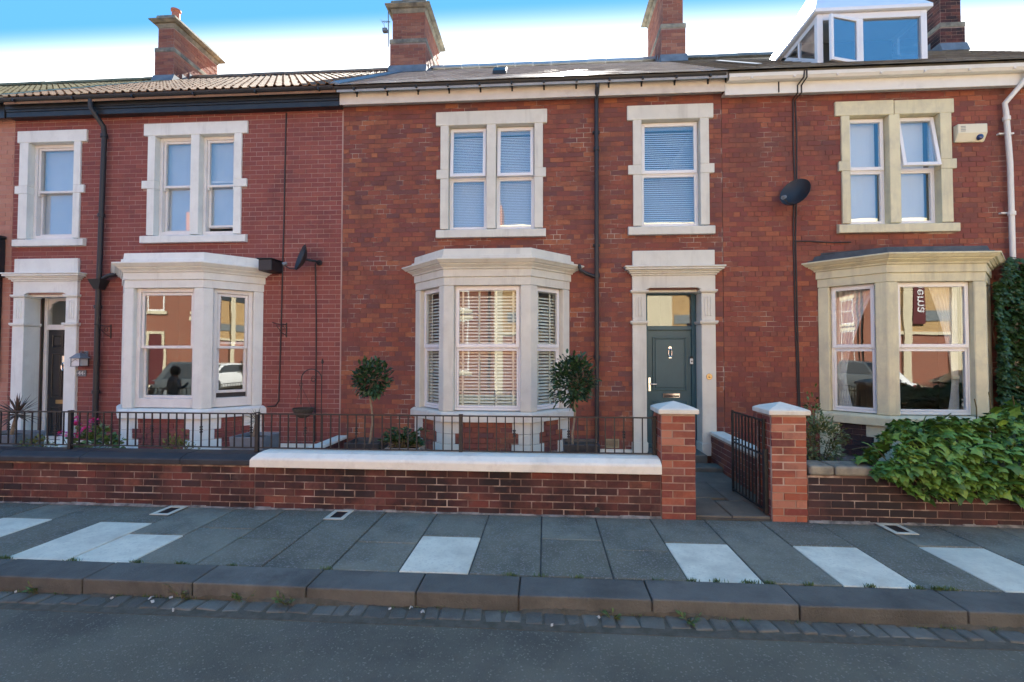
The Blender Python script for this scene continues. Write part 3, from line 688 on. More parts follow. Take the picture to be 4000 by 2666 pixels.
def chimney(h, xa, xb, zband, ztop, m_brick, cap=True, nind=20, pots=(), ya=3.3, yb=5.0, seed=1, cap_m='stone_weathered', step=.045):
    zb = 8.2
    body = MB().box(xa, xb, ya, yb, zb, zband).box(xa + step, xb - step, ya + step, yb - step, zband, ztop)
    c = body.build('chimney', 'mortar_chimney', h)
    side_r = xa > 0                          # which flank faces the camera
    for (x0, x1, y0, y1, z0, z1) in ((xa, xb, ya, yb, 8.45, zband - .12), (xa + step, xb - step, ya + step, yb - step, zband + .01, ztop)):
        bricks(c, Fr(x0, y0, 0), 0, x1 - x0, z0, z1, [], m_brick, nind=nind, d=-.006, seed=seed, bl=.235)
        if side_r: bricks(c, Fr(x0, y1, -math.pi / 2), 0, y1 - y0, z0, z1, [], m_brick, nind=nind // 2, d=-.006, seed=seed + 1, bl=.235)
        else: bricks(c, Fr(x1, y0, math.pi / 2), 0, y1 - y0, z0, z1, [], m_brick, nind=nind // 2, d=-.006, seed=seed + 1, bl=.235)
    MB().box(xa - .012, xb + .012, ya - .012, yb + .012, zband - .115, zband - .002).build('string_course', cap_m, c, bevel=.012)
    if cap:
        cm = MB(); a = step
        def frus(z0, z1, o0, o1):
            q = [(xa + a - o, xb - a + o, ya + a - o, yb - a + o) for o in (o0, o1)]
            vs = [(X, Y, z) for (k, z) in ((0, z0), (1, z1)) for X, Y in ((q[k][0], q[k][2]), (q[k][1], q[k][2]), (q[k][1], q[k][3]), (q[k][0], q[k][3]))]
            cm.add(vs, [(0, 3, 2, 1), (4, 5, 6, 7), (0, 1, 5, 4), (1, 2, 6, 5), (2, 3, 7, 6), (3, 0, 4, 7)])
        frus(ztop, ztop + .10, .01, .05); frus(ztop + .10, ztop + .15, .09, .16); frus(ztop + .15, ztop + .18, .16, .15); frus(ztop + .18, ztop + .32, .05, .035)
        cm.build('chimney_cap', cap_m, c, bevel=.008)
    fl = MB(); zf = roof_z(ya)
    fl.prism([(xa - .03, ya - .10, zf - .02), (xa - .03, ya - .012, zf + .20), (xa - .03, ya, zf + .20), (xa - .03, ya, zf - .02)], (xb - xa + .06, 0, 0))
    for i in range(3):
        y0 = ya + .01 + i * .26
        if side_r: fl.box(xa - .014, xa, y0, y0 + .25, roof_z(y0) - .05, roof_z(y0) + .20)
        else: fl.box(xb, xb + .014, y0, y0 + .25, roof_z(y0) - .05, roof_z(y0) + .20)
    fl.build('flashing', 'lead', c)
    for (px, py, m) in pots:
        zt = ztop + (.32 if cap else 0)
        MB().lathe((px, py, zt - .03), [(.105, 0), (.10, .05), (.092, .30), (.12, .33), (.12, .37), (.10, .38), (.075, .38), (.07, .1)], 14).build('chimney_pot', m, c, smooth=True)
    return c
def gutter(h, x0, x1, m, y=-.245, z=6.245, r=.062, brackets=0, bm=None, square=False):
    mb = MB(); n = 7; prof = []
    if square: prof = [(-.065, .075), (-.065, .02), (-.03, -.02), (.05, -.02), (.06, .075), (.052, .075), (.044, -.01), (-.028, -.01), (-.057, .024), (-.057, .075)]
    else:
        for i in range(n + 1): q = math.pi + math.pi * i / n; prof.append((r * math.cos(q), r * math.sin(q) + r))
        for i in range(n + 1): q = 2 * math.pi - math.pi * i / n; prof.append(((r - .007) * math.cos(q), (r - .007) * math.sin(q) + r))
    mb.prism([(x0, y + a, z + b) for a, b in prof], (x1 - x0, 0, 0))
    g_ = mb.build('gutter', m, h)
    for i in range(brackets):
        x = x0 + .35 + i * (x1 - x0 - .6) / max(1, brackets - 1)
        b = MB().box(x - .014, x + .014, y - r - .006, y + r + .03, z - .012, z + .03).box(x - .014, x + .014, y + r + .012, y + r + .03, z - .06, z - .012)
        b.build('gutter_bracket', bm or m, g_)
    return g_
def house_shell(h, x0, x1, openings, holes_b, m_brick, m_mortar, nind, header, seed, z_top=6.2, phase=0):
    mb = MB(); wall_slab(mb, FW, x0 + .001, x1 - .001, -.2, z_top, .004, .30, openings)
    wall = mb.build('wall', m_mortar, h)
    bricks(wall, FW, x0, x1, .0 - .04, z_top - .05, holes_b, m_brick, nind=nind, header_every=header, seed=seed, phase=phase)
    sh = MB()
    sh.box(x0 + .004, x0 + .10, .30, 8.0, -.2, 6.2).box(x1 - .10, x1 - .004, .30, 8.0, -.2, 6.2).box(x0 + .004, x1 - .004, 8.0, 8.3, -.2, 6.2)
    sh.box(x0 + .1, x1 - .1, 3.9, 4.0, -.2, 6.2)
    sh.build('interior_wall', 'plaster', h)
    for a, b in ((.0, .18), (3.30, 3.5), (6.05, 6.18)): MB().box(x0 + .1, x1 - .1, .30, 3.9, a, b).build('interior_floor', 'carpet', h)
    return wall
def pipe(h, pts, r, m, joints=(), name='downpipe', n=10):
    mb = MB().tube(pts, r, n)
    for (x, y, z) in joints: mb.lathe((x, y, z), [(r * 1.02, -.03), (r * 1.35, -.03), (r * 1.35, .03), (r * 1.02, .03)], n)
    return mb.build(name, m, h, smooth=True)

def rects(x, z):
    l0, l1, s0, s1, b0, b1, j0, j1 = x; sb, st, bb, bt, lb, lt = z; e = .012
    return [(l0 + e, l1 - e, lb + e, lt - e), (s0 + e, s1 - e, sb + e, st - e), (b0 + e, b1 - e, bb + .004, bt - .004), (j0 + e, j1 - e, sb + e, lt - e)]
def text_mesh(name, s, size, m, depth=.004):
    cu = bpy.data.curves.new(name, 'FONT'); cu.body = s; cu.size = size; cu.extrude = depth; cu.align_x = 'CENTER'; cu.align_y = 'CENTER'
    o = bpy.data.objects.new('tmp', cu); COL.objects.link(o)
    bpy.context.view_layer.update()
    me = bpy.data.meshes.new_from_object(o.evaluated_get(bpy.context.evaluated_depsgraph_get()))
    bpy.data.objects.remove(o); bpy.data.curves.remove(cu)
    me.name = name; me.materials.clear(); me.materials.append(MT[m]); return me

def entablature(h, x0, x1, stone, name='door_surround'):
    """stone door case: pilasters x0..x0+.225 and x1-.225..x1, caps, frieze, cornice and block above"""
    mb = MB(); p = .225; Y = -.05
    for a, b in ((x0, x0 + p), (x1 - p, x1)):
        mb.box(a, b, Y, .24, .36, 2.285); mb.box(a - .015, b + .015, Y - .02, .24, .16, .36)
        mb.box(a + .004, b - .004, Y + .004, .24, 2.345, 2.80)
    ds = mb.build(name, stone, h, bevel=.006)
    for a, b in ((x0, x0 + p), (x1 - p, x1)):
        for (za, zb, o) in ((2.287, 2.343, .018), (2.802, 2.85, .015)):
            zm = (za + zb) / 2; q = o + .016
            MB().add([(a - o, Y - o, za), (b + o, Y - o, za), (b + o, .24, za), (a - o, .24, za), (a - q, Y - q, zm), (b + q, Y - q, zm), (b + q, .24, zm), (a - q, .24, zm), (a - q, Y - q, zb), (b + q, Y - q, zb), (b + q, .24, zb), (a - q, .24, zb)],
                     [(3, 2, 1, 0), (8, 9, 10, 11)] + [(i + k, (i + 1) % 4 + k, (i + 1) % 4 + k + 4, i + k + 4) for k in (0, 4) for i in range(4)]).build('capital', stone, ds, bevel=.003)
    # flutes on the short upper pilasters
    for a, b in ((x0, x0 + p), (x1 - p, x1)):
        for k in range(3): MB().box(a + .05 + k * .046, a + .077 + k * .046, Y - .006, Y + .01, 2.42, 2.74).build('fluting', stone, ds, bevel=.003)
    fz = MB().prism([(x0, Y, 2.852), (x0 + p - .02, Y, 2.852), (x0 + p + .06, Y, 2.885), (x1 - p - .06, Y, 2.885), (x1 - p + .02, Y, 2.852), (x1, Y, 2.852), (x1, Y, 3.088), (x0, Y, 3.088)], (0, .29, 0))
    fz.build('frieze', stone, ds, bevel=.004)
    cn = MB()
    for (a, b, o) in ((3.09, 3.118, .022), (3.12, 3.148, .05), (3.15, 3.172, .075), (3.174, 3.208, .115), (3.21, 3.235, .135)): cn.box(x0 - o, x1 + o, Y - o * .9, .0, a, b)
    cn.build('cornice', stone, ds, bevel=.004)
    MB().box(x0 + .004, x1 - .004, Y + .002, .0, 3.237, 3.50).build('blocking_course', stone, ds, bevel=.006)
    MB().box(x0 + p, x1 - p, .05, .24, 2.82, 2.883).build('soffit', stone, ds)
    return ds

# =========================== middle house
HM = thing('terraced_house', 'red brick terraced house with grey stone bay and teal front door', 'house', (-.3, 0, 0), 'houses of the terrace')
xw3 = (-1.866, .033, -1.85, .012, -1.852, .013, -1.786, -.038); zw = (3.76, 3.918, 4.778, 4.938, 5.697, 5.935)
xw4 = (1.361, 2.762, 1.366, 2.763, 1.376, 2.771, 1.456, 2.689); zw4 = (3.76, 3.92, 4.775, 4.935, 5.69, 5.934)
MX0, MX1 = -3.51, 2.902
house_shell(HM, MX0, MX1,
    [(-1.70, -.12, 3.85, 5.78), (1.53, 2.61, 3.85, 5.78), (-2.0, .2, .3, 2.95), (1.60, 2.59, .1, 2.86)],
    rects(xw3, zw) + rects(xw4, zw4) + [(-2.20, .40, -.1, 3.40), (1.44, 2.75, -.1, 3.49)], 'brick_mid', 'mortar_mid', 235, 6, 3, phase=2)
stone_window(HM, xw3, zw, [(-1.646, -.993), (-.834, -.181)], 'stone_grey', 'upvc', 'glass_upper', 'casement', (5.0, 4.0))
stone_window(HM, xw4, zw4, [(1.596, 2.546)], 'stone_grey', 'upvc', 'glass_upper', 'casement')
bay_window(HM, -.902, 'stone_grey', 'upvc', 'glass_blind', 'casement', 'brick_mid', 'mortar_mid')
entablature(HM, 1.43, 2.76, 'stone_grey')
for (a, b) in ((MX0, -2.2), (.41, 1.42)): MB().box(a, b, -.012, .0, .165, .235).build('plinth', 'coping_white', HM)
# front door set: frame, fanlight, panelled leaf, fittings
dm = MB(); ring(dm, FW, 1.657, 2.533, .22, 2.875, .235, .33, .072)
dm.box(1.729, 2.461, .24, .325, 2.205, 2.275)
df = dm.build('door_frame', 'door_green', HM, bevel=.005)
MB().box(1.725, 2.465, .285, .291, 2.272, 2.806).build('fanlight', 'glass', df)
lf = MB().box(1.731, 2.459, .268, .31, .225, 2.203)
leaf = lf.build('door', 'door_green', HM, bevel=.003)
tr = MB()
for (a, b, c, e) in ((1.815, 2.385, 1.185, 2.09), (1.815, 2.075, .36, 1.00), (2.125, 2.385, .36, 1.00)):
    ring(tr, FW, a, b, c, e, .250, .268, .030); tr.box(a + .045, b - .045, .256, .268, c + .045, e - .045)
tr.build('door_panel', 'door_green', leaf, bevel=.006)
kn = MB().lathe((2.105, .25, 1.90), [(.001, -.012), (.028, -.008), (.03, .0), (.02, .018)], 14, 'Y').lathe((2.105, .25, 1.735), [(.001, -.012), (.022, -.008), (.024, .0), (.018, .018)], 14, 'Y')
kn.tube([(2.105 + .028 * math.sin(t), .235, 1.82 + .07 * math.cos(t)) for t in [i * .393 for i in range(17)]], .008, 8, False)
kn.build('knocker', 'chrome', leaf, smooth=True)
hb = MB().box(1.745, 1.785, .258, .268, 1.17, 1.40); hb.tube([(1.765, .262, 1.292), (1.765, .215, 1.292), (1.78, .208, 1.292), (1.875, .208, 1.292)], .010, 8)
hb.build('door_handle', 'chrome', leaf, smooth=True, bevel=.003)
lp = MB(); ring(lp, FW, 1.985, 2.265, 1.065, 1.135, .252, .268, .012); lp.box(1.99, 2.26, .258, .266, 1.10, 1.128); lp.build('letter_plate', 'chrome', leaf, bevel=.002)
MB().box(1.998, 2.252, .255, .267, 1.078, 1.099).build('letter_slot', 'black_plastic', leaf)
MB().box(2.425, 2.478, .215, .235, 1.63, 1.725).build('door_bell', 'white_plastic', HM, bevel=.006)
MB().box(2.428, 2.476, .212, .235, 1.727, 1.76).lathe((2.452, .212, 1.675), [(.012, -.004), (.012, .0)], 12, 'Y').build('bell_camera', 'black_plastic', HM)
MB().lathe((2.65, -.052, 1.433), [(.012, -.02), (.018, -.016), (.02, -.008), (.045, -.008), (.05, .0)], 18, 'Y').build('bell_push', 'brass', HM, smooth=True)
# eaves
MB().box(MX0, MX1, -.165, -.145, 6.05, 6.27).build('fascia_board', 'fascia_cream', HM, bevel=.003)
MB().box(MX0, MX1, -.145, .0, 6.10, 6.125).build('soffit_board', 'fascia_cream', HM)
gutter(HM, MX0 - .04, MX1 - .02, 'black_plastic', z=6.235, brackets=12)
rm = make_roof(HM, MX0, MX1, 'smooth', 'slate_smooth', 290, 5, 'slate_smooth')
v = MB().prism([(-1.0, .9, 0), (-1.0, 1.18, 0), (-1.0, 1.18, .12), (-1.0, .90, .075)], (.26, 0, 0)); v.v = [(x, y, z + roof_z(y) + .03) for x, y, z in v.v]
v.build('roof_vent', 'black_plastic', rm, bevel=.01)
chimney(HM, -3.79, -2.90, 9.5, 10.16, 'brick_chimney', nind=14, pots=((-3.5, 3.75, 'pot_old'), (-3.2, 4.4, 'pot_old')), seed=21)
pipe(HM, [(.85, -.235, 6.24), (.85, -.235, 6.16), (.85, -.09, 6.02), (.85, -.085, 5.9), (.845, -.085, 3.0), (.842, -.085, .17)], .036, 'black_plastic',
     [(.848, -.085, 5.2), (.846, -.085, 3.09), (.844, -.085, 1.75)])
pipe(HM, [(.555, -.10, 3.27), (.575, -.12, 3.18), (.66, -.10, 3.13), (.845, -.085, 3.06)], .03, 'black_plastic', name='waste_pipe')
for z in (5.5, 3.6, 1.75): MB().box(.79, .905, -.055, .0, z - .02, z + .02).build('pipe_clip', 'black_plastic', HM)
vt = MB(); ring(vt, FW, .98, 1.21, .255, .40, -.012, .0, .018)
for k in range(6): vt.box(.998, 1.192, -.009, .0, .277 + k * .019, .287 + k * .019)
vt.build('air_brick', 'verge_mortar', HM)

# =========================== left house
HL = thing('terraced_house', 'terraced house in plain red brick with white stone bay and black door', 'house', (-6.6, 0, 0), 'houses of the terrace')
LX0, LX1 = -9.68, -3.512
xw1 = (-9.60, -8.248, -9.604, -8.235, -9.625, -8.281, -9.55, -8.36); zw1 = (3.725, 3.872, 4.69, 4.835, 5.625, 5.842)
xw2 = (-7.162, -5.227, -7.165, -5.213, -7.183, -5.23, -7.08, -5.332); zw2 = (3.75, 3.90, 4.73, 4.876, 5.682, 5.90)
house_shell(HL, LX0, LX1, [(-9.45, -8.43, 3.82, 5.7), (-7.0, -5.41, 3.85, 5.75), (-7.30, -5.10, .3, 2.95), (-9.40, -8.50, .1, 2.86)],
    rects(xw1, zw1) + rects(xw2, zw2) + [(-7.47, -4.93, -.1, 3.40), (-9.565, -8.345, -.1, 3.47)], 'brick_left', 'mortar_left', 235, 0, 7)
stone_window(HL, xw1, zw1, [(-9.377, -8.494)], 'stone_white', 'wood_white', 'glass_upper', 'sash')
stone_window(HL, xw2, zw2, [(-6.943, -6.274), (-6.115, -5.47)], 'stone_white', 'wood_white', 'glass_upper', 'sash', (0.0, .085))
bay_window(HL, -6.205, 'stone_white', 'wood_white', 'glass', 'sash', 'brick_left', 'mortar_left', cheek_lift=.075)
entablature(HL, -9.575, -8.335, 'stone_white')
for (a, b) in ((LX0, -7.5), (-4.9, LX1)): MB().box(a, b, -.012, .0, .165, .25).build('plinth', 'coping_white', HL)
dm = MB(); ring(dm, FW, -9.347, -8.563, .20, 2.875, .30, .40, .06); dm.box(-9.287, -8.623, .305, .395, 2.235, 2.33)
dm.prism([(-9.287, .33, 2.815), (-9.287, .33, 2.60), (-9.25, .33, 2.66), (-9.235, .33, 2.72), (-9.18, .33, 2.745), (-9.12, .33, 2.78), (-8.79, .33, 2.78), (-8.73, .33, 2.745), (-8.675, .33, 2.72), (-8.66, .33, 2.66), (-8.623, .33, 2.60), (-8.623, .33, 2.815)], (0, .04, 0))
df = dm.build('door_frame', 'wood_white', HL, bevel=.004)
MB().box(-9.29, -8.62, .35, .356, 2.328, 2.80).build('fanlight', 'glass', df)
leaf = MB().box(-9.285, -8.625, .335, .38, .20, 2.233).build('door', 'door_black', HL, bevel=.003)
tr = MB()
for (a, b, c, e) in ((-9.21, -8.99, 1.90, 2.14), (-8.92, -8.70, 1.90, 2.14), (-9.21, -8.99, .98, 1.80), (-8.92, -8.70, .98, 1.80), (-9.21, -8.99, .32, .80), (-8.92, -8.70, .32, .80)):
    ring(tr, FW, a, b, c, e, .318, .335, .025); tr.box(a + .045, b - .045, .323, .335, c + .045, e - .045)
tr.build('door_panel', 'door_black', leaf, bevel=.006)
kn = MB().box(-8.985, -8.925, .315, .335, 1.62, 1.75); kn.tube([(-8.955 + .03 * math.sin(t), .31, 1.55 + .07 * math.cos(t)) for t in [i * .393 for i in range(17)]], .012, 8, False); kn.build('knocker', 'chrome', leaf, smooth=True)
lp = MB(); ring(lp, FW, -9.10, -8.81, .86, .93, .322, .335, .012); lp.box(-9.09, -8.82, .326, .335, .872, .918); lp.build('letter_plate', 'brass', leaf)
MB().box(-9.58, -8.33, -.28, .30, -.05, .195).build('doorstep', 'coping_white', HL, bevel=.01)
fb = MB().box(LX0 + .02, LX1 - .004, -.17, -.145, 6.03, 6.12).box(LX0 + .02, LX1 - .004, -.185, -.145, 6.122, 6.16).box(LX0 + .02, LX1 - .004, -.20, -.145, 6.162, 6.30)
fb.build('fascia_board', 'black_paint', HL, bevel=.004)
MB().box(LX0, LX1 - .004, -.145, .0, 6.05, 6.075).build('soffit_board', 'black_paint', HL)
gutter(HL, LX0 - .02, LX1 - .045, 'black_plastic', y=-.27, z=6.245, r=.06, brackets=6)
rl = make_roof(HL, LX0 + .10, LX1 - .02, 'tile', 'roof_tile', 290, 9, 'roof_tile')
vm = MB(); n = 14
for i in range(n):
    y0 = EY + i * 4.2 / n; y1 = EY + (i + 1) * 4.2 / n; o = random.uniform(-.02, .02)
    vm.prism([(LX0 - .06 + o, y0, roof_z(y0)), (LX0 + .16 + o, y0, roof_z(y0)), (LX0 + .12 + o, y0, roof_z(y0) + .075), (LX0 - .02 + o, y0, roof_z(y0) + .085)], (0, y1 - y0, roof_z(y1) - roof_z(y0)))
vm.build('verge', 'verge_mortar', rl)
fm = MB(); fm.prism([(LX1 - .10, EY, EZ + .03), (LX1 + .05, EY, EZ + .03), (LX1 + .05, EY, EZ + .05), (LX1 - .06, EY, EZ + .085), (LX1 - .10, EY, EZ + .06)], (0, RY - EY - .1, RZ - EZ - .065)); fm.build('flashing', 'lead', rl)
chimney(HL, -9.88, -9.37, 9.55, 10.08, 'brick_chimney', nind=14, pots=((-9.60, 3.62, 'terracotta'),), seed=31)
pipe(HL, [(-7.95, -.26, 6.25), (-7.95, -.26, 6.10), (-7.90, -.20, 5.98), (-7.86, -.10, 5.84), (-7.855, -.085, 5.7), (-7.89, -.085, 3.12)], .042, 'black_plastic', [(-7.858, -.085, 5.68), (-7.875, -.085, 4.25)])
pipe(HL, [(-7.895, -.085, 2.95), (-7.90, -.085, .9), (-7.90, -.085, .17)], .045, 'black_plastic', [(-7.90, -.085, 2.62), (-7.90, -.085, 1.12)])
hp = MB(); hp.add([(-8.0, -.20, 3.10), (-7.76, -.20, 3.10), (-7.76, 0, 3.10), (-8.0, 0, 3.10), (-7.94, -.14, 2.93), (-7.84, -.14, 2.93), (-7.84, -.02, 2.93), (-7.94, -.02, 2.93)], [(0, 1, 2, 3), (7, 6, 5, 4), (0, 4, 5, 1), (1, 5, 6, 2), (2, 6, 7, 3), (3, 7, 4, 0)])
hp.build('hopper', 'black_plastic', HL)
pipe(HL, [(-7.80, -.10, 3.12), (-7.70, -.10, 3.17), (-7.55, -.10, 3.20), (-7.40, -.20, 3.25)], .035, 'black_plastic', name='waste_pipe')
MB().box(-4.80, -4.57, -.34, -.002, 3.19, 3.38).box(-4.83, -4.55, -.36, -.002, 3.382, 3.40).build('outlet_box', 'black_plastic', HL, bevel=.01)
for nm, pts in (('cable', [(-4.536, -.012, 6.02), (-4.545, -.012, 5.0), (-4.55, -.012, 4.1), (-4.562, -.012, 3.3), (-4.573, -.012, 2.28), (-4.597, -.012, .98), (-4.66, -.015, .89), (-4.80, -.018, .88)]),
                ('cable', [(-3.975, -.012, 3.36), (-3.95, -.012, 2.5), (-3.94, -.012, 1.74), (-3.95, -.012, .28)])):
    MB().tube(pts, .011, 6).build(nm, 'cable', HL, smooth=True)

MB().box(-3.524, -3.500, -.006, .003, .25, 6.02).build('party_joint', 'mortar_left', HL)

# =========================== right house
HR = thing('terraced_house', 'terraced house with cream stone bay, white gutter and glazed dormer', 'house', (6.1, 0, 0), 'houses of the terrace')
RX0, RX1 = 2.904, 9.30
xw5 = (4.68, 6.497, 4.69, 6.516, 4.724, 6.518, 4.772, 6.452); zw5 = (3.74, 3.90, 4.752, 4.912, 5.652, 5.886)
house_shell(HR, RX0, RX1, [(4.86, 6.32, 3.85, 5.70), (4.58, 6.78, .3, 2.95)], rects(xw5, zw5) + [(4.38, 6.98, -.1, 3.33)], 'brick_right', 'mortar_right', 235, 6, 13, z_top=6.15, phase=4)
stone_window(HR, xw5, zw5, [(4.902, 5.507), (5.673, 6.281)], 'stone_cream', 'upvc', 'glass_upper', 'casement', (0.0, 10.0), crack=True)
bay_window(HR, 5.685, 'stone_cream', 'upvc', 'glass', 'casement', 'brick_front_right', 'mortar_front', parapet=False)
MB().box(RX0, RX1, -.165, -.145, 5.985, 6.19).build('fascia_board', 'fascia_white', HR, bevel=.003)
MB().box(RX0, RX1, -.145, .0, 6.03, 6.055).build('soffit_board', 'fascia_white', HR)
gutter(HR, RX0 + .02, 7.42, 'fascia_white', y=-.235, z=6.185, brackets=7, square=True)
def dormer_hole(a, b, y): return 4.70 < (a + b) / 2 < 6.60 and .60 < y < 2.1
rr = make_roof(HR, RX0, RX1, 'old', 'slate_old', 290, 15, 'slate_old', hole=dormer_hole)
chimney(HR, 2.73, 3.29, 9.58, 10.6, 'brick_chimney', nind=14, seed=41)
chimney(HR, 8.93, 9.46, 9.32, 10.7, 'brick_front', nind=14, seed=51)
pipe(HR, [(7.40, -.23, 6.16), (7.40, -.23, 6.06), (7.20, -.085, 5.74), (7.22, -.08, 5.6), (7.26, -.08, 4.8), (7.27, -.08, .2)], .037, 'fascia_white', [(7.225, -.08, 5.5), (7.265, -.08, 4.0)])
for z in (5.28, 4.02): MB().box(7.14, 7.36, -.05, .0, z - .012, z + .012).build('pipe_clip', 'fascia_white', HR)
for pts in ([(4.07, -.30, 6.27), (4.06, -.305, 6.16), (4.03, -.17, 6.10), (4.03, -.17, 5.98), (4.035, -.015, 5.96), (4.03, -.014, 5.2), (4.045, -.014, 4.6), (4.01, -.014, 3.9), (4.02, -.014, 2.4), (4.05, -.014, .95)],
            [(4.10, -.31, 6.28), (4.10, -.315, 6.15), (4.09, -.17, 6.10), (4.09, -.17, 5.98), (4.07, -.015, 5.95), (4.085, -.014, 5.4), (4.075, -.014, 4.5), (4.045, -.014, 3.7), (4.055, -.014, 2.2), (4.075, -.014, .95)],
            [(4.02, -.014, 3.63), (4.3, -.014, 3.62), (4.6, -.014, 3.60), (4.9, -.016, 3.60)], [(3.74, .06, 6.22), (3.74, -.17, 6.21), (3.74, -.17, 6.0)]):
    MB().tube(pts, .011, 6).build('cable', 'cable', HR, smooth=True)
# lead strip on the slates by the party wall
MB().prism([(3.62, .35, roof_z(.35) + .055), (3.72, .35, roof_z(.35) + .06), (3.72, .35, roof_z(.35) + .07), (3.62, .35, roof_z(.35) + .065)], (-.02, 1.9, 1.9 * .65)).build('flashing', 'lead', rr)
# dormer: white glazed box with a hipped white roof
dz0, dz1, dy0, dy1, dx0, dx1 = 6.72, 7.74, .55, 1.95, 4.74, 6.56
db = MB(); db.box(dx0, dx0 + .10, dy0, dy0 + .09, dz0, dz1).box(dx1 - .10, dx1, dy0, dy0 + .09, dz0, dz1)
db.box(dx0 + .1, dx1 - .1, dy0, dy0 + .09, dz0, dz0 + .10).box(dx0 + .1, dx1 - .1, dy0, dy0 + .09, dz1 - .11, dz1).box(5.44, 5.51, dy0, dy0 + .09, dz0 + .1, dz1 - .11)
for x in (dx0 + .012, dx1 - .062):
    db.prism([(x, dy0 + .09, dz1 - .10), (x, dy1, dz1 - .10), (x, dy1, dz1), (x, dy0 + .09, dz1)], (.05, 0, 0))
    db.prism([(x, dy0 + .09, roof_z(dy0 + .09) + .01), (x, dy1, roof_z(dy1) + .01), (x, dy1, roof_z(dy1) + .09), (x, dy0 + .09, roof_z(dy0 + .09) + .09)], (.05, 0, 0))
    db.box(x, x + .05, dy0 + .62, dy0 + .67, roof_z(dy0 + .62) + .08, dz1 - .1)
dr = db.build('dormer', 'upvc', HR, bevel=.004)
MB().box(5.505, dx1 - .095, dy0 + .04, dy0 + .046, dz0 + .095, dz1 - .105).build('pane', 'glass_dormer', dr)
for x in (dx0 + .03, dx1 - .04): MB().prism([(x, dy0 + .09, roof_z(dy0 + .09) + .05), (x, dy1, roof_z(dy1) + .05), (x, dy1, dz1 - .05), (x, dy0 + .09, dz1 - .05)], (.006, 0, 0)).build('pane', 'glass_dormer', dr)
casement(dr, FW, dx0 + .105, 5.438, dz0 + .105, dz1 - .115, dy0 - .012, 'upvc', 'glass_dormer', .055, open_deg=17, hinge='side')
hr_ = MB(); ax, bx_, yr, zr = 5.30, 5.98, 1.45, 9.05
o = .06
hr_.add([(dx0 - o, dy0 - o, dz1 + .012), (dx1 + o, dy0 - o, dz1 + .012), (dx1 + o, 3.3, dz1 + .012), (dx0 - o, 3.3, dz1 + .012),
         (dx0 - o, dy0 - o, dz1 + .07), (dx1 + o, dy0 - o, dz1 + .07), (dx1 + o, 3.3, dz1 + .07), (dx0 - o, 3.3, dz1 + .07), (ax, yr, zr), (bx_, yr, zr)],
        [(0, 3, 2, 1), (0, 1, 5, 4), (1, 2, 6, 5), (2, 3, 7, 6), (3, 0, 4, 7), (4, 5, 9, 8), (5, 6, 9), (6, 7, 8, 9), (7, 4, 8)])
hr_.build('dormer_roof', 'upvc', dr)
MB().box(dx0 - .02, dx1 + .05, dy0 - .10, dy0 + .05, dz0 - .04, dz0 - .004).build('dormer_sill', 'lead', dr)
MB().box(dx0 + .06, dx1 - .06, 1.3, 1.34, 6.5, 7.7).build('inner_wall', 'grey_inner', dr)

# =========================== far left house (a sliver in view)
HF = thing('terraced_house', 'pale pinkish brick terraced house with dark shopfront at the left edge', 'house', (-12.9, 0, 0), 'houses of the terrace')
FX0, FX1 = -16.0, -9.682
xw6 = (-13.6, -12.2, -13.6, -12.2, -13.6, -12.2, -13.5, -12.3)
house_shell(HF, FX0, FX1, [(-13.4, -12.4, 3.82, 5.7)], rects(xw6, zw1), 'brick_far_left', 'mortar_left', 60, 0, 17)
stone_window(HF, xw6, zw1, [(-13.38, -12.42)], 'stone_white', 'wood_white', 'glass_upper', 'sash')
MB().box(-15.6, -9.80, -.22, .0, 3.17, 3.86).box(-15.62, -9.78, -.26, .0, 3.862, 3.92).build('shop_fascia', 'black_paint', HF, bevel=.01)
MB().box(-15.6, -9.84, -.08, .0, 1.25, 3.1).box(-15.6, -9.84, -.14, .0, 3.1, 3.168).build('shop_front', 'black_paint', HF, bevel=.01)
MB().box(FX0, FX1 - .004, -.18, -.145, 6.02, 6.27).build('fascia_board', 'black_paint', HF)
gutter(HF, FX0, FX1 - .03, 'black_plastic', z=6.23)
rf = make_roof(HF, FX0, FX1 - .08, 'tile', 'roof_tile_moss', 150, 19, 'roof_tile_moss')

# ------------------------------------------------------------------ front walls, piers, railings, gate
WF = -2.64
def front_wall(label, x0, x1, ztop, m, nind, seed, thick=.22, group='garden walls along the pavement', mort='mortar_front'):
    t = thing('garden_wall', label, 'wall', ((x0 + x1) / 2, WF + thick / 2, 0), group)
    core = MB().box(x0, x1, WF + .006, WF + thick, -.1, ztop - .002).build('wall_core', mort, t)
    bricks(core, Fr(0, WF, 0), x0, x1, -.01, ztop, [], m, nind=nind, seed=seed, d=0.0, proud=.004, bl=.238, jt=.0055, wob=.003)
    fl = MB(); x = x0
    while x < x1 - .01:
        q = min(x + random.uniform(.12, .5), x1); h_ = random.uniform(.004, .022); w_ = random.uniform(.012, .035); fl.prism([(x, WF - w_, .0), (x, WF - w_ * .9, .004), (x, WF + .01, h_ + .012), (x, WF + .01, 0)], (q - x, 0, 0)); x = q
    fl.build('mortar_fillet', 'fillet', t)
    return t
wl = front_wall('low brick garden wall with black painted coping on the left', -12.0, -3.37, .50, 'brick_front', 190, 61)
cp = [(WF - .055, .505), (WF - .055, .565), (WF - .045, .575), (WF + .06, .612), (WF + .30, .612), (WF + .30, .505)]
x = -12.0
for ln in (1.5, 1.2, 1.4, 1.3, 1.1, 1.25, .88):
    MB().prism([(x + .002, a, b) for a, b in cp], (ln - .004, 0, 0)).build('coping', 'coping_black', wl, bevel=.008); x += ln
wm = front_wall('low brick garden wall with smooth white coping below the railing', -3.368, 1.268, .485, 'brick_front', 130, 62)
a0, a1 = -3.40, 1.262
vs = []
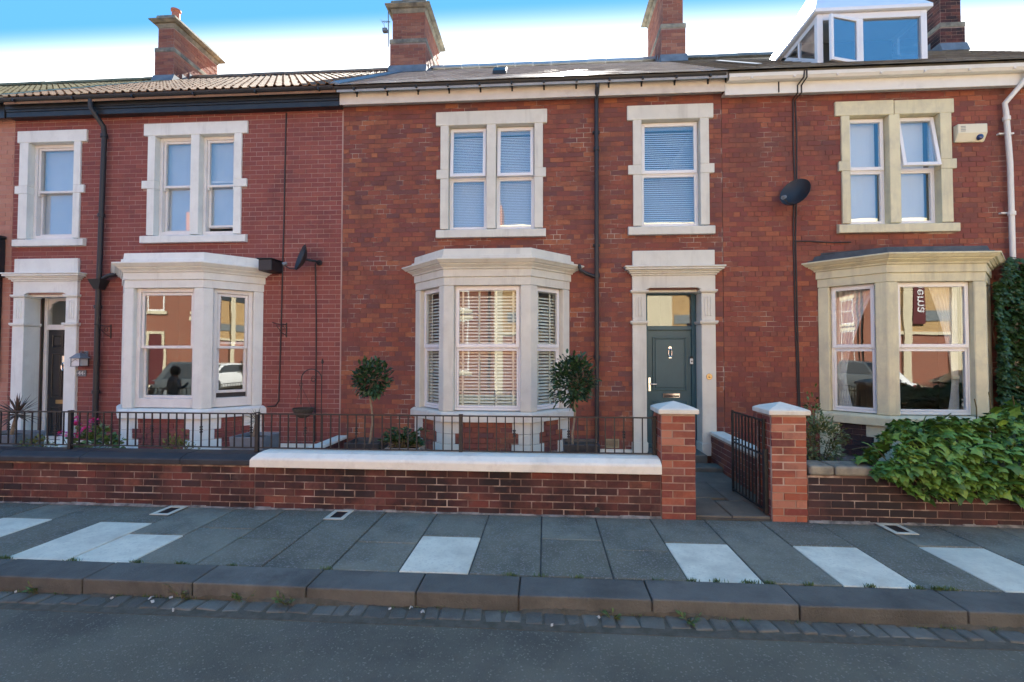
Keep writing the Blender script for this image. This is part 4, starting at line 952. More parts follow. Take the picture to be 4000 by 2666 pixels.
prof = [(WF - .065, .49), (WF - .065, .575), (WF - .05, .60), (WF + .02, .64), (WF + .10, .652), (WF + .30, .652), (WF + .30, .49)]
n = len(prof)
ins = [0, 0, .02, .06, .08, .08, 0]
mb = MB().add([(a0 + i, y, z) for (y, z), i in zip(prof, ins)] + [(a1, y, z) for (y, z) in prof], [tuple(range(n))[::-1], tuple(range(n, 2 * n))] + [(i, (i + 1) % n, n + (i + 1) % n, n + i) for i in range(n)])
mb.build('coping', 'coping_white', wm, bevel=.005)
MB().lathe((.57, WF - .004, .075), [(.035, 0), (.035, .05)], 14, 'Y').build('drain_hole', 'black_plastic', wm)
wr = front_wall('dark brick garden wall under ivy right of the gate', 2.815, 10.5, .50, 'brick_front_right', 150, 63)
x = 2.815
for ln in (.26, .42, .5, .55, .6, .5, .7, .8, .8, .9, .8, .85):
    d = random.uniform(-.012, .012)
    MB().box(x + .006, x + ln - .006, WF - .03 + d, WF + .27, .505, .60 + random.uniform(-.012, .012)).build('coping_stone', 'stone_weathered', wr, bevel=.022, seg=2); x += ln
def pier(label, x0, x1, seed):
    t = thing('gate_pier', label, 'pier', ((x0 + x1) / 2, WF + .18, 0), 'brick gate piers')
    core = MB().box(x0 + .006, x1 - .006, WF + .006, WF + .364, -.05, 1.14).build('pier_core', 'mortar_pier', t)
    w_, dp = x1 - x0, .37
    bricks(core, Fr(x0, WF, 0), 0, w_, -.02, 1.135, [], 'brick_pier', nind=14, seed=seed, bl=.25, proud=.005, jt=.0058, wob=.004)
    bricks(core, Fr(x1, WF, math.pi / 2), .028, dp - .028, -.02, 1.135, [], 'brick_pier', nind=8, seed=seed + 1, bl=.25, proud=.005, jt=.0058, wob=.004)
    bricks(core, Fr(x0, WF + dp, -math.pi / 2), .028, dp - .028, -.02, 1.135, [], 'brick_pier', nind=8, seed=seed + 2, bl=.25, proud=.005, jt=.0058, wob=.004)
    c = MB(); o = .03; cx, cy = (x0 + x1) / 2, WF + dp / 2
    def lv(z, k): return [(x0 - k, WF - k, z), (x1 + k, WF - k, z), (x1 + k, WF + dp + k, z), (x0 - k, WF + dp + k, z)]
    L = lv(1.142, o) + lv(1.192, o) + lv(1.216, .0 - .02) + [(cx, cy, 1.268)]
    f = [(3, 2, 1, 0)] + [(i + k * 4, (i + 1) % 4 + k * 4, (i + 1) % 4 + 4 + k * 4, i + 4 + k * 4) for k in (0, 1) for i in range(4)] + [(8 + i, 8 + (i + 1) % 4, 12) for i in range(4)]
    c.add(L, f).build('pier_cap', 'stone_grey', t, bevel=.006)
    return t
pier('square brick gate pier with pale cap beside the railing', 1.268, 1.642, 71)
pier('square brick gate pier with pale cap beside the ivy', 2.437, 2.812, 72)
# side walls between gardens
t = thing('dividing_wall', 'low brick dividing wall with white coping between path and ivy', 'wall', (2.75, -1.2, 0))
core = MB().box(2.668, 2.835, -2.26, -.052, -.05, .50).build('wall_core', 'mortar_pier', t)
bricks(core, Fr(2.664, -.052, -math.pi / 2), 0, 2.2, -.02, .495, [], 'brick_mid', nind=45, seed=73)
MB().box(2.64, 2.86, -2.262, -.062, .502, .556).build('coping', 'coping_white', t, bevel=.008)
t = thing('dividing_wall', 'low dividing wall with white coping between left and middle gardens', 'wall', (-3.45, -1.2, 0))
MB().box(-3.52, -3.38, -2.33, -.02, .0, .36).build('wall_core', 'brick_front', t)
MB().prism([(-3.55, -2.33, .362), (-3.35, -2.33, .362), (-3.36, -2.33, .405), (-3.54, -2.33, .405)], (0, 2.31, 0)).build('coping', 'coping_white', t, bevel=.006)

RYL = WF + .19
_bal = {}
def railing(label, x0, x1, posts, seed, zt=1.075, zb=.665):
    t = thing('railing', label, 'railing', ((x0 + x1) / 2, RYL, .62), 'black iron railings on the garden walls')
    MB().box(x0, x1, RYL - .015, RYL + .015, zt - .011, zt + .003).build('top_rail', 'black_iron', t)
    MB().box(x0, x1, RYL - .012, RYL + .012, zb - .006, zb + .006).build('bottom_rail', 'black_iron', t)
    for px in posts:
        MB().box(px - .02, px + .02, RYL - .02, RYL + .02, .55, zt - .012).add(*(lambda b: (b.v, b.f))(MB().box(px - .023, px + .023, RYL - .023, RYL + .023, zt + .004, zt + .016))).build('post', 'black_iron', t)
    if 'p' not in _bal:
        h = zt - zb - .018
        _bal['p'] = MB().box(-.0065, .0065, -.0065, .0065, 0, h).mesh('baluster', 'black_iron')
        k = MB().box(-.0065, .0065, -.0065, .0065, 0, h)
        for q in (-.03, 0, .03): k.lathe((0, 0, h * .52 + q), [(.008, -.013), (.018, -.006), (.018, .006), (.008, .013)], 8)
        _bal['k'] = k.mesh('baluster', 'black_iron')
    n = int((x1 - x0) / .1045); sp = (x1 - x0) / n; i = 0
    for k in range(n):
        x = x0 + (k + .5) * sp
        if any(abs(x - p) < .032 for p in posts): continue
        link('baluster', _bal['k' if (k + seed) % 6 == 2 else 'p'], t, (x, RYL, zb + .006))
    return t
railing('black iron railing with knuckled bars on the black coping', -9.4, -3.49, (-9.38, -5.875, -3.467), 1)
railing('black iron railing with knuckled bars on the white coping', -3.445, 1.262, (-.987, 1.235), 3)
# gate, swung in against the path
gx, gy, gz = 2.415, WF + .09, .055
ga = math.atan2(.83, .0) + R_(2)
gt = thing('garden_gate', 'black iron garden gate standing open beside the brick pier', 'gate', (gx, gy, gz))
gt.rotation_euler = (0, 0, ga)
Lg, Hg = .86, 1.0
MB().box(-.02, .02, -.02, .02, 0, .70).build('hinge_post', 'black_iron', gt, local=True)
fr_ = MB().box(.025, .05, -.012, .012, .02, Hg + .03).box(Lg - .025, Lg, -.012, .012, .0, Hg + .03)
for z in (.02, .62, Hg): fr_.box(.05, Lg - .025, -.010, .010, z, z + .02)
fr_.build('gate_frame', 'black_iron', gt, local=True)
gb = MB().box(-.007, .007, -.007, .007, 0, .58).mesh('bar', 'black_iron'); gb2 = MB().box(-.007, .007, -.007, .007, 0, .36).mesh('bar', 'black_iron')
for k in range(8):
    x = .05 + (Lg - .075) * (k + 1) / 9
    link('bar', gb, gt, (x, 0, .04), local=True); link('bar', gb2, gt, (x, 0, .64), local=True)
MB().tube([(Lg - .02, -.012, .66), (Lg - .02, -.045, .66), (Lg - .07, -.05, .66)], .009, 6).build('latch', 'black_iron', gt, local=True)

# ------------------------------------------------------------------ plants
def leaf_tpl(kind):
    if kind == 'ivy': pts = [(0, 0, 0), (.34, -.10, -.04), (.30, .18, -.02), (.62, .30, -.10), (.34, .52, -.02), (.22, .72, -.03), (0, 1.05, -.16), (-.22, .72, -.03), (-.34, .52, -.02), (-.62, .30, -.10), (-.30, .18, -.02), (-.34, -.10, -.04), (0, .40, .05)]
    elif kind == 'oval': pts = [(0, 0, 0), (.17, .25, -.03), (.22, .55, -.03), (.12, .85, -.06), (0, 1.0, -.12), (-.12, .85, -.06), (-.22, .55, -.03), (-.17, .25, -.03), (0, .5, .05)]
    elif kind == 'round': pts = [(0, 0, 0), (.34, .06, -.03), (.52, .36, -.04), (.44, .74, -.06), (.16, .98, -.08), (-.16, .98, -.08), (-.44, .74, -.06), (-.52, .36, -.04), (-.34, .06, -.03), (0, .5, .05)]
    else: pts = [(0, 0, 0), (.030, .12, 0), (.034, .5, .0), (0, 1.0, -.05), (-.034, .5, 0), (-.030, .12, 0), (0, .5, .012)]
    n = len(pts) - 1
    return pts, [(i, (i + 1) % n, n) for i in range(n)]
_lm = {}
def foliage(parent, recs, kind, m, nind, name='leaf', local=False):
    """recs: (loc, rot, size)"""
    vs, fs = leaf_tpl(kind); mk = (kind, m)
    if mk not in _lm: _lm[mk] = MB().add(vs, fs).mesh(name, m, recalc=False)
    recs = sorted(recs, key=lambda r: (Vector(r[0]) - CAMP).length); mass = MB()
    for i, (p, r, s) in enumerate(recs):
        if i < nind: link(name, _lm[mk], parent, p, r, (s, s, s))
        else:
            M = Matrix.Translation(p) @ Euler(r).to_matrix().to_4x4() @ Matrix.Diagonal((s, s, s, 1)); mass.add([M @ Vector(v) for v in vs], fs)
    if mass.v: tag(mass.build('foliage', m, parent, recalc=False), kind='stuff')
def out_rot(d, rg, jit=.6):
    """euler that points a leaf's tip roughly along d, blade turned to the sky"""
    d = Vector(d).normalized() + Vector((rg.uniform(-jit, jit), rg.uniform(-jit, jit), rg.uniform(-jit, jit)))
    if d.length < 1e-3: d = Vector((0, 0, 1))
    q = d.to_track_quat('Y', 'Z'); return (q @ Euler((0, rg.uniform(-.7, .7), 0)).to_quaternion()).to_euler()
def planter(name, label, x0, x1, y0, y1, z0, z1, m, taper=.03, cat='planter', rim=True, soil='earth', group=None):
    t = thing(name, label, cat, ((x0 + x1) / 2, (y0 + y1) / 2, z0), group)
    b = MB(); k = taper; w_ = .022
    o = [(x0 + k, y0 + k, z0), (x1 - k, y0 + k, z0), (x1 - k, y1 - k, z0), (x0 + k, y1 - k, z0), (x0, y0, z1), (x1, y0, z1), (x1, y1, z1), (x0, y1, z1),
         (x0 + w_, y0 + w_, z1), (x1 - w_, y0 + w_, z1), (x1 - w_, y1 - w_, z1), (x0 + w_, y1 - w_, z1), (x0 + w_ + .01, y0 + w_ + .01, z1 - .05), (x1 - w_ - .01, y0 + w_ + .01, z1 - .05), (x1 - w_ - .01, y1 - w_ - .01, z1 - .05), (x0 + w_ + .01, y1 - w_ - .01, z1 - .05)]
    f = [(3, 2, 1, 0)] + [(i + a, (i + 1) % 4 + a, (i + 1) % 4 + a + 4, i + a + 4) for a in (0, 4, 8) for i in range(4)]
    b.add(o, f).build('tub', m, t, bevel=.005)
    MB().box(x0 + w_ + .01, x1 - w_ - .01, y0 + w_ + .01, y1 - w_ - .01, z1 - .08, z1 - .045).build('soil', soil, t)
    return t
def topiary(label, x, y, zc, rx, rz, ztr, nleaf, seed, lump):
    rg = random.Random(seed); t = thing('bay_tree', label, 'tree', (x, y, ztr), 'potted bay trees by the bay window')
    pts = [(x + .02 * math.sin(k * 1.3 + seed), y, ztr + (zc - ztr) * k / 6) for k in range(7)]
    tr_ = MB().tube(pts, [.017, .016, .015, .014, .013, .012, .010], 8).build('trunk', 'bark', t, smooth=True)
    for k in range(16):
        a = rg.uniform(0, 6.28); e = rg.uniform(-.4, 1.2); q = Vector((math.cos(a) * math.cos(e) * rx, math.sin(a) * math.cos(e) * rx, math.sin(e) * rz)) * .8
        s = Vector((x, y, zc - rz * .55 * rg.random())); MB().tube([s, s + q * .5 + Vector((0, 0, .03)), Vector((x, y, zc)) + q], [.007, .005, .003], 5).build('branch', 'bark', t)
    rec = []
    for k in range(nleaf):
        a = rg.uniform(0, 6.2832); u = rg.uniform(-1, 1); c = math.sqrt(1 - u * u); d = Vector((c * math.cos(a), c * math.sin(a), u))
        lumpf = 1 + .20 * math.sin(3.1 * a + seed) * math.cos(6.9 * u + seed) + .10 * math.sin(7 * a + 5 * u) + lump(d)
        rr_ = (rg.random() ** .4) * lumpf if rg.random() > .45 else rg.uniform(.78, 1.16) * lumpf
        p = Vector((x, y, zc)) + Vector((d.x * rx, d.y * rx, d.z * rz)) * rr_
        rec.append((tuple(p), out_rot(d + Vector((0, 0, .25)), rg, .7), rg.uniform(.055, .095)))
    for (dx, dz, n_) in ((-.32 * (1 if seed % 2 else -.2), rz * 1.12, 9), (-.22, -rz * 1.1, 10) if seed % 2 == 0 else (.78, .6 * rz, 8)):
        for k in range(n_):
            p = Vector((x + dx * rx * (.8 + .3 * rg.random()), y - .05, zc + dz * (.85 + .25 * k / n_))); rec.append((tuple(p), out_rot((rg.uniform(-1, 1), -.4, .5), rg, .5), rg.uniform(.05, .075)))
    foliage(t, rec, 'oval', 'leaf_bay', 220)
    return t
planter('planter', 'black planter left of the middle bay holding a clipped bay tree', -2.66, -2.19, -1.83, -1.38, .16, .615, 'planter_black', group='black tree planters')
topiary('small ball-clipped bay tree left of the middle bay', -2.375, -1.6, 1.455, .205, .205, .57, 800, 5, lambda d: .10 * max(0, d.x) * max(0, d.z) * 3)
planter('planter', 'black planter right of the middle bay holding a shaggy bay tree', .235, .70, -1.83, -1.38, .16, .64, 'planter_black', group='black tree planters')
topiary('larger shaggy bay tree on bare stem right of the middle bay', .375, -1.6, 1.46, .245, .275, .60, 1250, 4, lambda d: .14 * max(0, -d.z) * max(0, -d.x) * 3)
rg = random.Random(5)
t = planter('trough', 'low stone-coloured trough under dark ferny plant', -2.12, -1.66, -1.80, -1.42, .16, .55, 'planter_stone', cat='trough')
t = thing('fern', 'low dark green ferny plant spilling over a trough', 'plant', (-1.93, -1.6, .5)); rec = []; st = MB()
for k in range(34):
    a = rg.uniform(0, 6.283); r = rg.uniform(.15, .34); h_ = rg.uniform(.06, .24); p0 = Vector((-1.93, -1.6, .52)); q = Vector((math.cos(a) * r, math.sin(a) * r * .7, 0))
    pts = [p0 + q * .2, p0 + q * .6 + Vector((0, 0, h_)), p0 + q + Vector((0, 0, h_ * .55))]; MB().tube(pts, .004, 5).build('stalk', 'stem', t)
    for i in range(13):
        f_ = .3 + .7 * i / 12; p = p0 + q * f_ + Vector((0, 0, h_ * math.sin(min(1, f_ * 1.15) * 1.9))); rec.append((tuple(p), out_rot(q.normalized() + Vector((rg.uniform(-1, 1), rg.uniform(-1, 1), .2)), rg, .4), rg.uniform(.06, .10)))
foliage(t, rec, 'oval', 'leaf_fern', 120)

def bush(name, label, c, rx, ry, rz, n, kind, m, size, nind, seed, cat='shrub', group=None, stems=8, droop=0.0):
    rg = random.Random(seed); t = thing(name, label, cat, (c[0], c[1], c[2] - rz), group); rec = []; st = MB()
    for k in range(stems):
        a = rg.uniform(0, 6.28); e = Vector((c[0] + math.cos(a) * rx * .7, c[1] + math.sin(a) * ry * .7, c[2] + rz * rg.uniform(-.2, .7))); b = Vector((c[0] + math.cos(a) * rx * .15, c[1] + math.sin(a) * ry * .15, c[2] - rz))
        MB().tube([b, (b + e) / 2 + Vector((0, 0, .05)), e], [.006, .005, .003], 5).build('stem', 'stem', t)
    for k in range(n):
        a = rg.uniform(0, 6.283); u = rg.uniform(-.9, 1); cc = math.sqrt(1 - min(1, u * u)); d = Vector((cc * math.cos(a), cc * math.sin(a), u))
        f_ = (.55 + .5 * rg.random()) * (1 + .18 * math.sin(a * 3 + seed) + .12 * math.sin(u * 7 + a))
        rec.append(((c[0] + d.x * rx * f_, c[1] + d.y * ry * f_, c[2] + d.z * rz * f_), out_rot(d + Vector((0, -.2, .3 - droop)), rg, .7), size * rg.uniform(.7, 1.25)))
    foliage(t, rec, kind, m, nind); return t
planter('planter', 'wide slate-grey planter by the black front door', -7.98, -7.36, -1.85, -1.40, .16, .66, 'planter_grey')
def spiky(name, label, x, y, zt, z0, lean, n, L, m, seed):
    rg = random.Random(seed); t = thing(name, label, 'plant', (x, y, z0)); top = Vector((x + lean, y, zt))
    MB().tube([(x, y, z0), (x + lean * .4, y, (z0 + zt) / 2), tuple(top)], [.026, .022, .024], 8).build('trunk', 'bark', t, smooth=True); rec = []
    for k in range(n):
        a = rg.uniform(0, 6.283); e = rg.uniform(-.55, 1.35); d = Vector((math.cos(a) * math.cos(e), math.sin(a) * math.cos(e), math.sin(e)))
        rec.append((tuple(top + d * .02), out_rot(d, rg, .08), L * rg.uniform(.75, 1.15)))
    foliage(t, rec, 'blade', m, n)
spiky('cordyline', 'purple-brown spiky cordyline in the grey planter by black door', -7.66, -1.62, .92, .60, .09, 70, .30, 'leaf_spiky', 3)
bush('shrub', 'small yellow-green shrub below the black front door', (-7.12, -1.75, .44), .22, .18, .18, 420, 'oval', 'leaf_yellow', .045, 80, 41, group='small yellow-green shrubs')
t = bush('geranium', 'pink flowering geranium behind the left railing', (-6.28, -1.7, .48), .33, .24, .27, 420, 'round', 'leaf_geranium', .06, 150, 42, cat='plant')
rg = random.Random(8)
for (px, pz) in ((-6.44, .88), (-6.42, .80), (-6.15, .86), (-6.27, .74), (-6.62, .68), (-6.40, .66)):
    pet = MB(); vs, fs = leaf_tpl('round')
    for k in range(26):
        a = rg.uniform(0, 6.28); u = rg.uniform(-.3, 1); c_ = math.sqrt(1 - u * u); d = Vector((c_ * math.cos(a), c_ * math.sin(a), u)); p = Vector((px, -1.86, pz)) + d * .038
        M = Matrix.Translation(p) @ Euler(out_rot(d, rg, .5)).to_matrix().to_4x4() @ Matrix.Diagonal((.03, .03, .03, 1)); pet.add([M @ Vector(v) for v in vs], fs)
    fo = pet.build('flower_head', 'petal_pink', t, recalc=False)
    MB().tube([(px, -1.86, pz - .01), (px + .02, -1.82, pz - .12), (px + .05, -1.74, pz - .28)], .004, 5).build('flower_stalk', 'stem', t)
MB().lathe((-6.28, -1.7, .16), [(.12, 0), (.17, .22), (.18, .22), (.18, .25), (.15, .25)], 16).build('pot', 'terracotta', t, smooth=True)
bush('shrub', 'small yellow-green shrub in front of the left bay base', (-5.07, -1.7, .46), .20, .17, .20, 420, 'oval', 'leaf_yellow', .045, 80, 43, group='small yellow-green shrubs')
planter('planter', 'square slate-grey planter at the right corner of left bay', -4.30, -3.82, -1.75, -1.30, .16, .66, 'planter_grey')
spiky('palm', 'small bare-stemmed palm with drooping leaves in grey planter', -4.08, -1.55, .86, .6, .05, 26, .17, 'leaf_fern', 6)

# right garden: ivy over the wall, shrub, and the dark creeper up the house
rg = random.Random(77); rec = []
def top_z(u): return min(1.2, (.60 + (u - 3.42) * .85 if u < 3.85 else .965 + (u - 3.85) * .155)) + .035 * math.sin(u * 5.1) + .03 * math.sin(u * 11.7)
def low_z(u): return (.62 - .75 * (u - 3.45) if u < 3.95 else .24 + .10 * math.sin((u - 3.9) * 4.0) + (.10 if u > 4.5 else 0) - .02 * (u - 4))
ivy = thing('ivy_hedge', 'bright green large-leaved ivy tumbling over the dark brick wall', 'ivy', (5.4, -2.2, .2))
for k in range(7600):
    u = 3.45 + 4.4 * rg.random() ** 1.1; tz = top_z(u); lz = min(tz - .05, max(.14, low_z(u))); q = rg.random()
    if q < .55:                              # front drape, hung in tiers with hollows between
        z = lz + (tz - lz) * rg.random() ** .85; f_ = min(1, max(0, (z - lz) / (tz - lz)))
        bulge = math.sin(f_ * 2.6) * .17 + .07 * math.sin(u * 9 + z * 4) * math.sin(z * 13 - u * 3)
        x, y = u, WF - .05 - max(-.02, bulge) * rg.uniform(.2, 1.05) + max(0, z - .62) * .5; d = (rg.uniform(-.4, .4), -1, -.55)
    else:                                     # top and back
        y = rg.uniform(-2.6, -1.45); dep = (y - CAM_Y) / 5.65; x = u * dep; z = 1.8 - (1.8 - tz) * dep - .10 * rg.random() + .05 * math.sin(x * 6 + y * 5); d = (rg.uniform(-.5, .5), -.7, .25)
    rec.append(((x, y, z), out_rot(d, rg, .8), rg.choice((.04, .05, .06, .07, .08, .095, .115)) * rg.uniform(.85, 1.15)))
foliage(ivy, rec, 'ivy', 'leaf_ivy', 290)
for k in range(26):
    x = rg.uniform(3.5, 7.5); lz = max(.2, low_z(x)); MB().tube([(x, -2.2, .7), (x + .05, -2.5, .8), (x + rg.uniform(-.1, .1), WF - .10, .6), (x + rg.uniform(-.2, .2), WF - .05, lz)], .006, 5).build('stem', 'stem', ivy)
for (x, z) in ((5.05, 1.38), (4.9, 1.30), (5.3, 1.34)): MB().tube([(x, -2.2, 1.0), (x - .04, -2.25, z - .1), (x - .1, -2.3, z)], .006, 5).build('stem', 'stem', ivy)
bush('shrub', 'pale green shrub with fine leaves behind the right gate pier', (3.40, -1.75, .70), .34, .28, .34, 1100, 'oval', 'leaf_shrub', .055, 160, 81, stems=14)
t = bush('rose_bush', 'thin rose stem with small leaves against the cream bay', (3.62, -1.25, .92), .12, .10, .34, 90, 'oval', 'weed', .06, 90, 82, stems=4, cat='plant')
rec = []; rg = random.Random(91)
cr = thing('wall_creeper', 'dark green creeper covering the wall right of the cream bay', 'creeper', (7.8, -.1, .2))
for k in range(7500):
    x = 6.72 + 2.5 * rg.random() ** 1.2; zt = 3.06 + .20 * min(1, max(0, (x - 6.75) / .35)) + .05 * math.sin(x * 9); lf_ = 7.02 - .08 * math.sin(k * .7)
    z = rg.uniform(.35, zt); cyl = .10 + .05 * math.sin(x * 6.1 + z * 3.3) + .06 * math.sin(z * 4.7 - x * 2.1)
    y = -max(.03, cyl) * rg.uniform(.2, 1.3) - .11
    if x < 7.06 and z > 2.9: y -= .10
    if x < 7.0 and z < 3.1: y -= (7.0 - x) * .95
    rec.append(((x, y, z), out_rot((rg.uniform(-.4, .4), -.75, -.65), rg, .55), rg.uniform(.05, .10)))
foliage(cr, rec, 'ivy', 'leaf_wall', 260)
for k in range(14):
    x = rg.uniform(6.9, 9.1); MB().tube([(x, -.03, .1), (x + .1, -.04, 1.2), (x - .08, -.04, 2.2), (x + .05, -.04, 3.0)], .009, 5).build('stem', 'bark', cr)

# ------------------------------------------------------------------ things fixed to the houses
def dish(label, c, face, wall, w_, h_, lnb):
    t = thing('satellite_dish', label, 'satellite dish', wall, 'satellite dishes')
    c, wall, lnb = Vector(c), Vector(wall), Vector(lnb); n = Vector(face).normalized(); q = n.to_track_quat('Z', 'Y')
    mb = MB(); rings, seg = 6, 28; vs = []; fs = []
    for sgn, off in ((0, 0.0), (1, -.012)):
        for i in range(rings + 1):
            r = i / rings
            for j in range(seg): a = 2 * math.pi * j / seg; vs.append(c + q @ Vector((w_ / 2 * r * math.cos(a), h_ / 2 * r * math.sin(a), .09 * r * r - .06 + off)))
    m_ = (rings + 1) * seg
    for b in (0, m_):
        for i in range(rings):
            for j in range(seg): fs.append((b + i * seg + j, b + i * seg + (j + 1) % seg, b + (i + 1) * seg + (j + 1) % seg, b + (i + 1) * seg + j))
    for j in range(seg): fs.append((rings * seg + j, rings * seg + (j + 1) % seg, m_ + rings * seg + (j + 1) % seg, m_ + rings * seg + j))
    mb.add(vs, fs).build('reflector', 'black_plastic', t, smooth=True)
    back = c + q @ Vector((0, 0, -.07))
    MB().tube([wall, wall + Vector((0, -.14, 0)), back], .02, 8).lathe((wall.x, wall.y - .012, wall.z), [(.05, 0), (.05, .012)], 12, 'Y').build('bracket', 'black_plastic', t, smooth=True)
    low = c + q @ Vector((0, -h_ / 2 + .02, .02))
    MB().tube([low, (low + lnb) / 2 - Vector((0, 0, .03)), lnb], .009, 6).build('feed_arm', 'black_plastic', t, smooth=True)
    MB().tube([lnb, lnb + (c - lnb).normalized() * .07], [.032, .026], 10).build('receiver', 'planter_grey', t, smooth=True)
dish('dark satellite dish on plain brick between left bay and party wall', (-4.07, -.30, 3.40), (-.70, -.60, .28), (-3.90, -.01, 3.37), .42, .46, (-4.33, -.42, 3.27))
dish('dark satellite dish on brick wall left of the cream bay', (3.92, -.28, 4.33), (-.62, -.62, .42), (4.05, -.01, 4.30), .44, .50, (3.62, -.50, 4.19))
# lantern and number plate by the black door
t = thing('wall_lantern', 'small grey wall lantern beside the black front door', 'lantern', (-8.17, -.01, 1.7))
lx, ly, lz = -8.17, -.13, 1.62
MB().box(lx - .03, lx + .03, -.02, -.002, 1.66, 1.84).tube([(lx, -.02, 1.80), (lx, -.10, 1.83), (lx, ly, 1.80)], .01, 6).build('bracket', 'planter_grey', t)
MB().add([(lx - .11, ly - .10, 1.71), (lx + .11, ly - .10, 1.71), (lx + .11, ly + .10, 1.71), (lx - .11, ly + .10, 1.71), (lx - .03, ly - .03, 1.80), (lx + .03, ly - .03, 1.80), (lx + .03, ly + .03, 1.80), (lx - .03, ly + .03, 1.80)], [(3, 2, 1, 0), (4, 5, 6, 7), (0, 1, 5, 4), (1, 2, 6, 5), (2, 3, 7, 6), (3, 0, 4, 7)]).build('lantern_roof', 'planter_grey', t)
lf = MB()
for sx_ in (-.085, .077):
    for sy_ in (-.085, .077): lf.box(lx + sx_, lx + sx_ + .008, ly + sy_, ly + sy_ + .008, 1.575, 1.71)
lf.box(lx - .09, lx + .09, ly - .09, ly + .09, 1.568, 1.575)
lf.tube([(lx - .075, ly - .083, 1.64), (lx, ly - .083, 1.695), (lx + .075, ly - .083, 1.64), (lx, ly - .083, 1.585), (lx - .075, ly - .083, 1.64)], .0035, 4)
lf.build('lantern_frame', 'black_iron', t)
MB().box(lx - .074, lx + .074, ly - .074, ly + .074, 1.58, 1.705).build('lantern_glass', 'net', t)
t = thing('house_number', 'slate number plate reading 44 beside the black front door', 'number plate', (-8.25, -.01, 1.44))
MB().box(-8.345, -8.165, -.022, -.004, 1.385, 1.495).build('plate', 'planter_grey', t, bevel=.004)
o = link('numerals', text_mesh('numerals', '44', .105, 'net'), t, (-8.255, -.024, 1.44), (R_(90), 0, 0))
for dx in (-.075, .072): MB().lathe((-8.255 + dx, -.023, 1.44), [(.007, -.003), (.007, 0)], 10, 'Y').build('stud', 'net', t)
# alarm box
t = thing('alarm_box', 'cream burglar alarm box with blue lens by cream window', 'alarm box', (6.71, -.01, 5.29))
al = MB().add([(6.49, -.10, 5.43), (6.93, -.10, 5.43), (6.93, -.10, 5.285), (6.49, -.10, 5.285), (6.49, -.002, 5.43), (6.93, -.002, 5.43), (6.93, -.002, 5.165), (6.49, -.002, 5.165), (6.93, -.035, 5.165), (6.49, -.035, 5.165)],
              [(0, 3, 2, 1), (0, 1, 5, 4), (3, 9, 8, 2), (1, 2, 8, 6, 5), (0, 4, 7, 9, 3), (9, 7, 6, 8), (4, 5, 6, 7)])
al.build('case', 'alarm_cream', t, bevel=.008)
MB().lathe((6.83, -.075, 5.225), [(.045, .02), (.045, -.01), (.035, -.028), (.012, -.036)], 14, 'Y').build('lens', 'blue_lens', t, smooth=True)
lv = MB()
for k in range(4): lv.box(6.53, 6.60, -.104, -.10, 5.31 + k * .025, 5.318 + k * .025)
lv.build('louvre', 'planter_grey', t)
# hanging brackets and wrought iron things
def bracket(label, x, z, mirror=1):
    t = thing('hanging_bracket', label, 'bracket', (x, -.005, z))
    m_ = MB().box(x - .008, x + .008, -.012, -.002, z - .22, z + .03).tube([(x, -.01, z), (x + mirror * .10, -.10, z + .005), (x + mirror * .17, -.16, z + .03)], .007, 6)
    m_.tube([(x, -.01, z - .19), (x + mirror * .05, -.05, z - .15), (x + mirror * .11, -.10, z - .05), (x + mirror * .12, -.11, z - .01)], .006, 6)
    m_.tube([(x + mirror * (.05 + .035 * math.cos(a)), -.05, z - .06 + .035 * math.sin(a)) for a in [i * .5 for i in range(13)]], .005, 5).build('scrollwork', 'black_iron', t)
bracket('empty black iron scroll bracket on brick right of left bay', -4.48, 2.30, -1)
bracket('black iron scroll bracket on brick between downpipe and left bay', -7.72, 2.28, -1)
t = thing('plant_stand', 'tall arched iron plant stand against the brick by the party wall', 'plant stand', (-3.88, -.3, .16))
st = MB().tube([(-4.05, -.30, .95), (-4.05, -.30, 1.35)] + [(-3.875 - .175 * math.cos(a), -.30, 1.37 + .17 * math.sin(a)) for a in [i * .314 for i in range(1, 10)]] + [(-3.70, -.30, 1.35), (-3.70, -.30, .2)], .008, 6)
st.tube([(-3.70, -.30, 1.35), (-3.69, -.30, 1.62)], .006, 6).lathe((-3.69, -.30, 1.62), [(.004, 0), (.022, .03), (.016, .06), (.002, .10)], 8)
st.tube([(-3.84 + .05 * math.cos(a) * (1 - a / 14), -.30, 1.37 + .06 * math.sin(a) * (1 - a / 14)) for a in [i * .5 for i in range(20)]], .005, 5)
st.tube([(-4.05 + .03 * math.cos(a), -.30, 1.28 + .03 * math.sin(a)) for a in [i * .6 for i in range(11)]], .005, 5)
st.build('stand_frame', 'black_iron', t, smooth=True)
t = thing('hanging_basket', 'dark wicker hanging basket on the arched plant stand', 'basket', (-4.03, -.3, .74))
MB().lathe((-4.01, -.30, .735), [(.06, 0), (.13, .05), (.165, .13), (.17, .16), (.15, .16), (.12, .07)], 16).build('bowl', 'wicker', t, smooth=True)
MB().tube([(-4.16, -.30, .89), (-4.05, -.30, 1.26)], .003, 4).tube([(-3.86, -.30, .89), (-4.05, -.30, 1.26)], .003, 4).build('chain', 'black_iron', t)
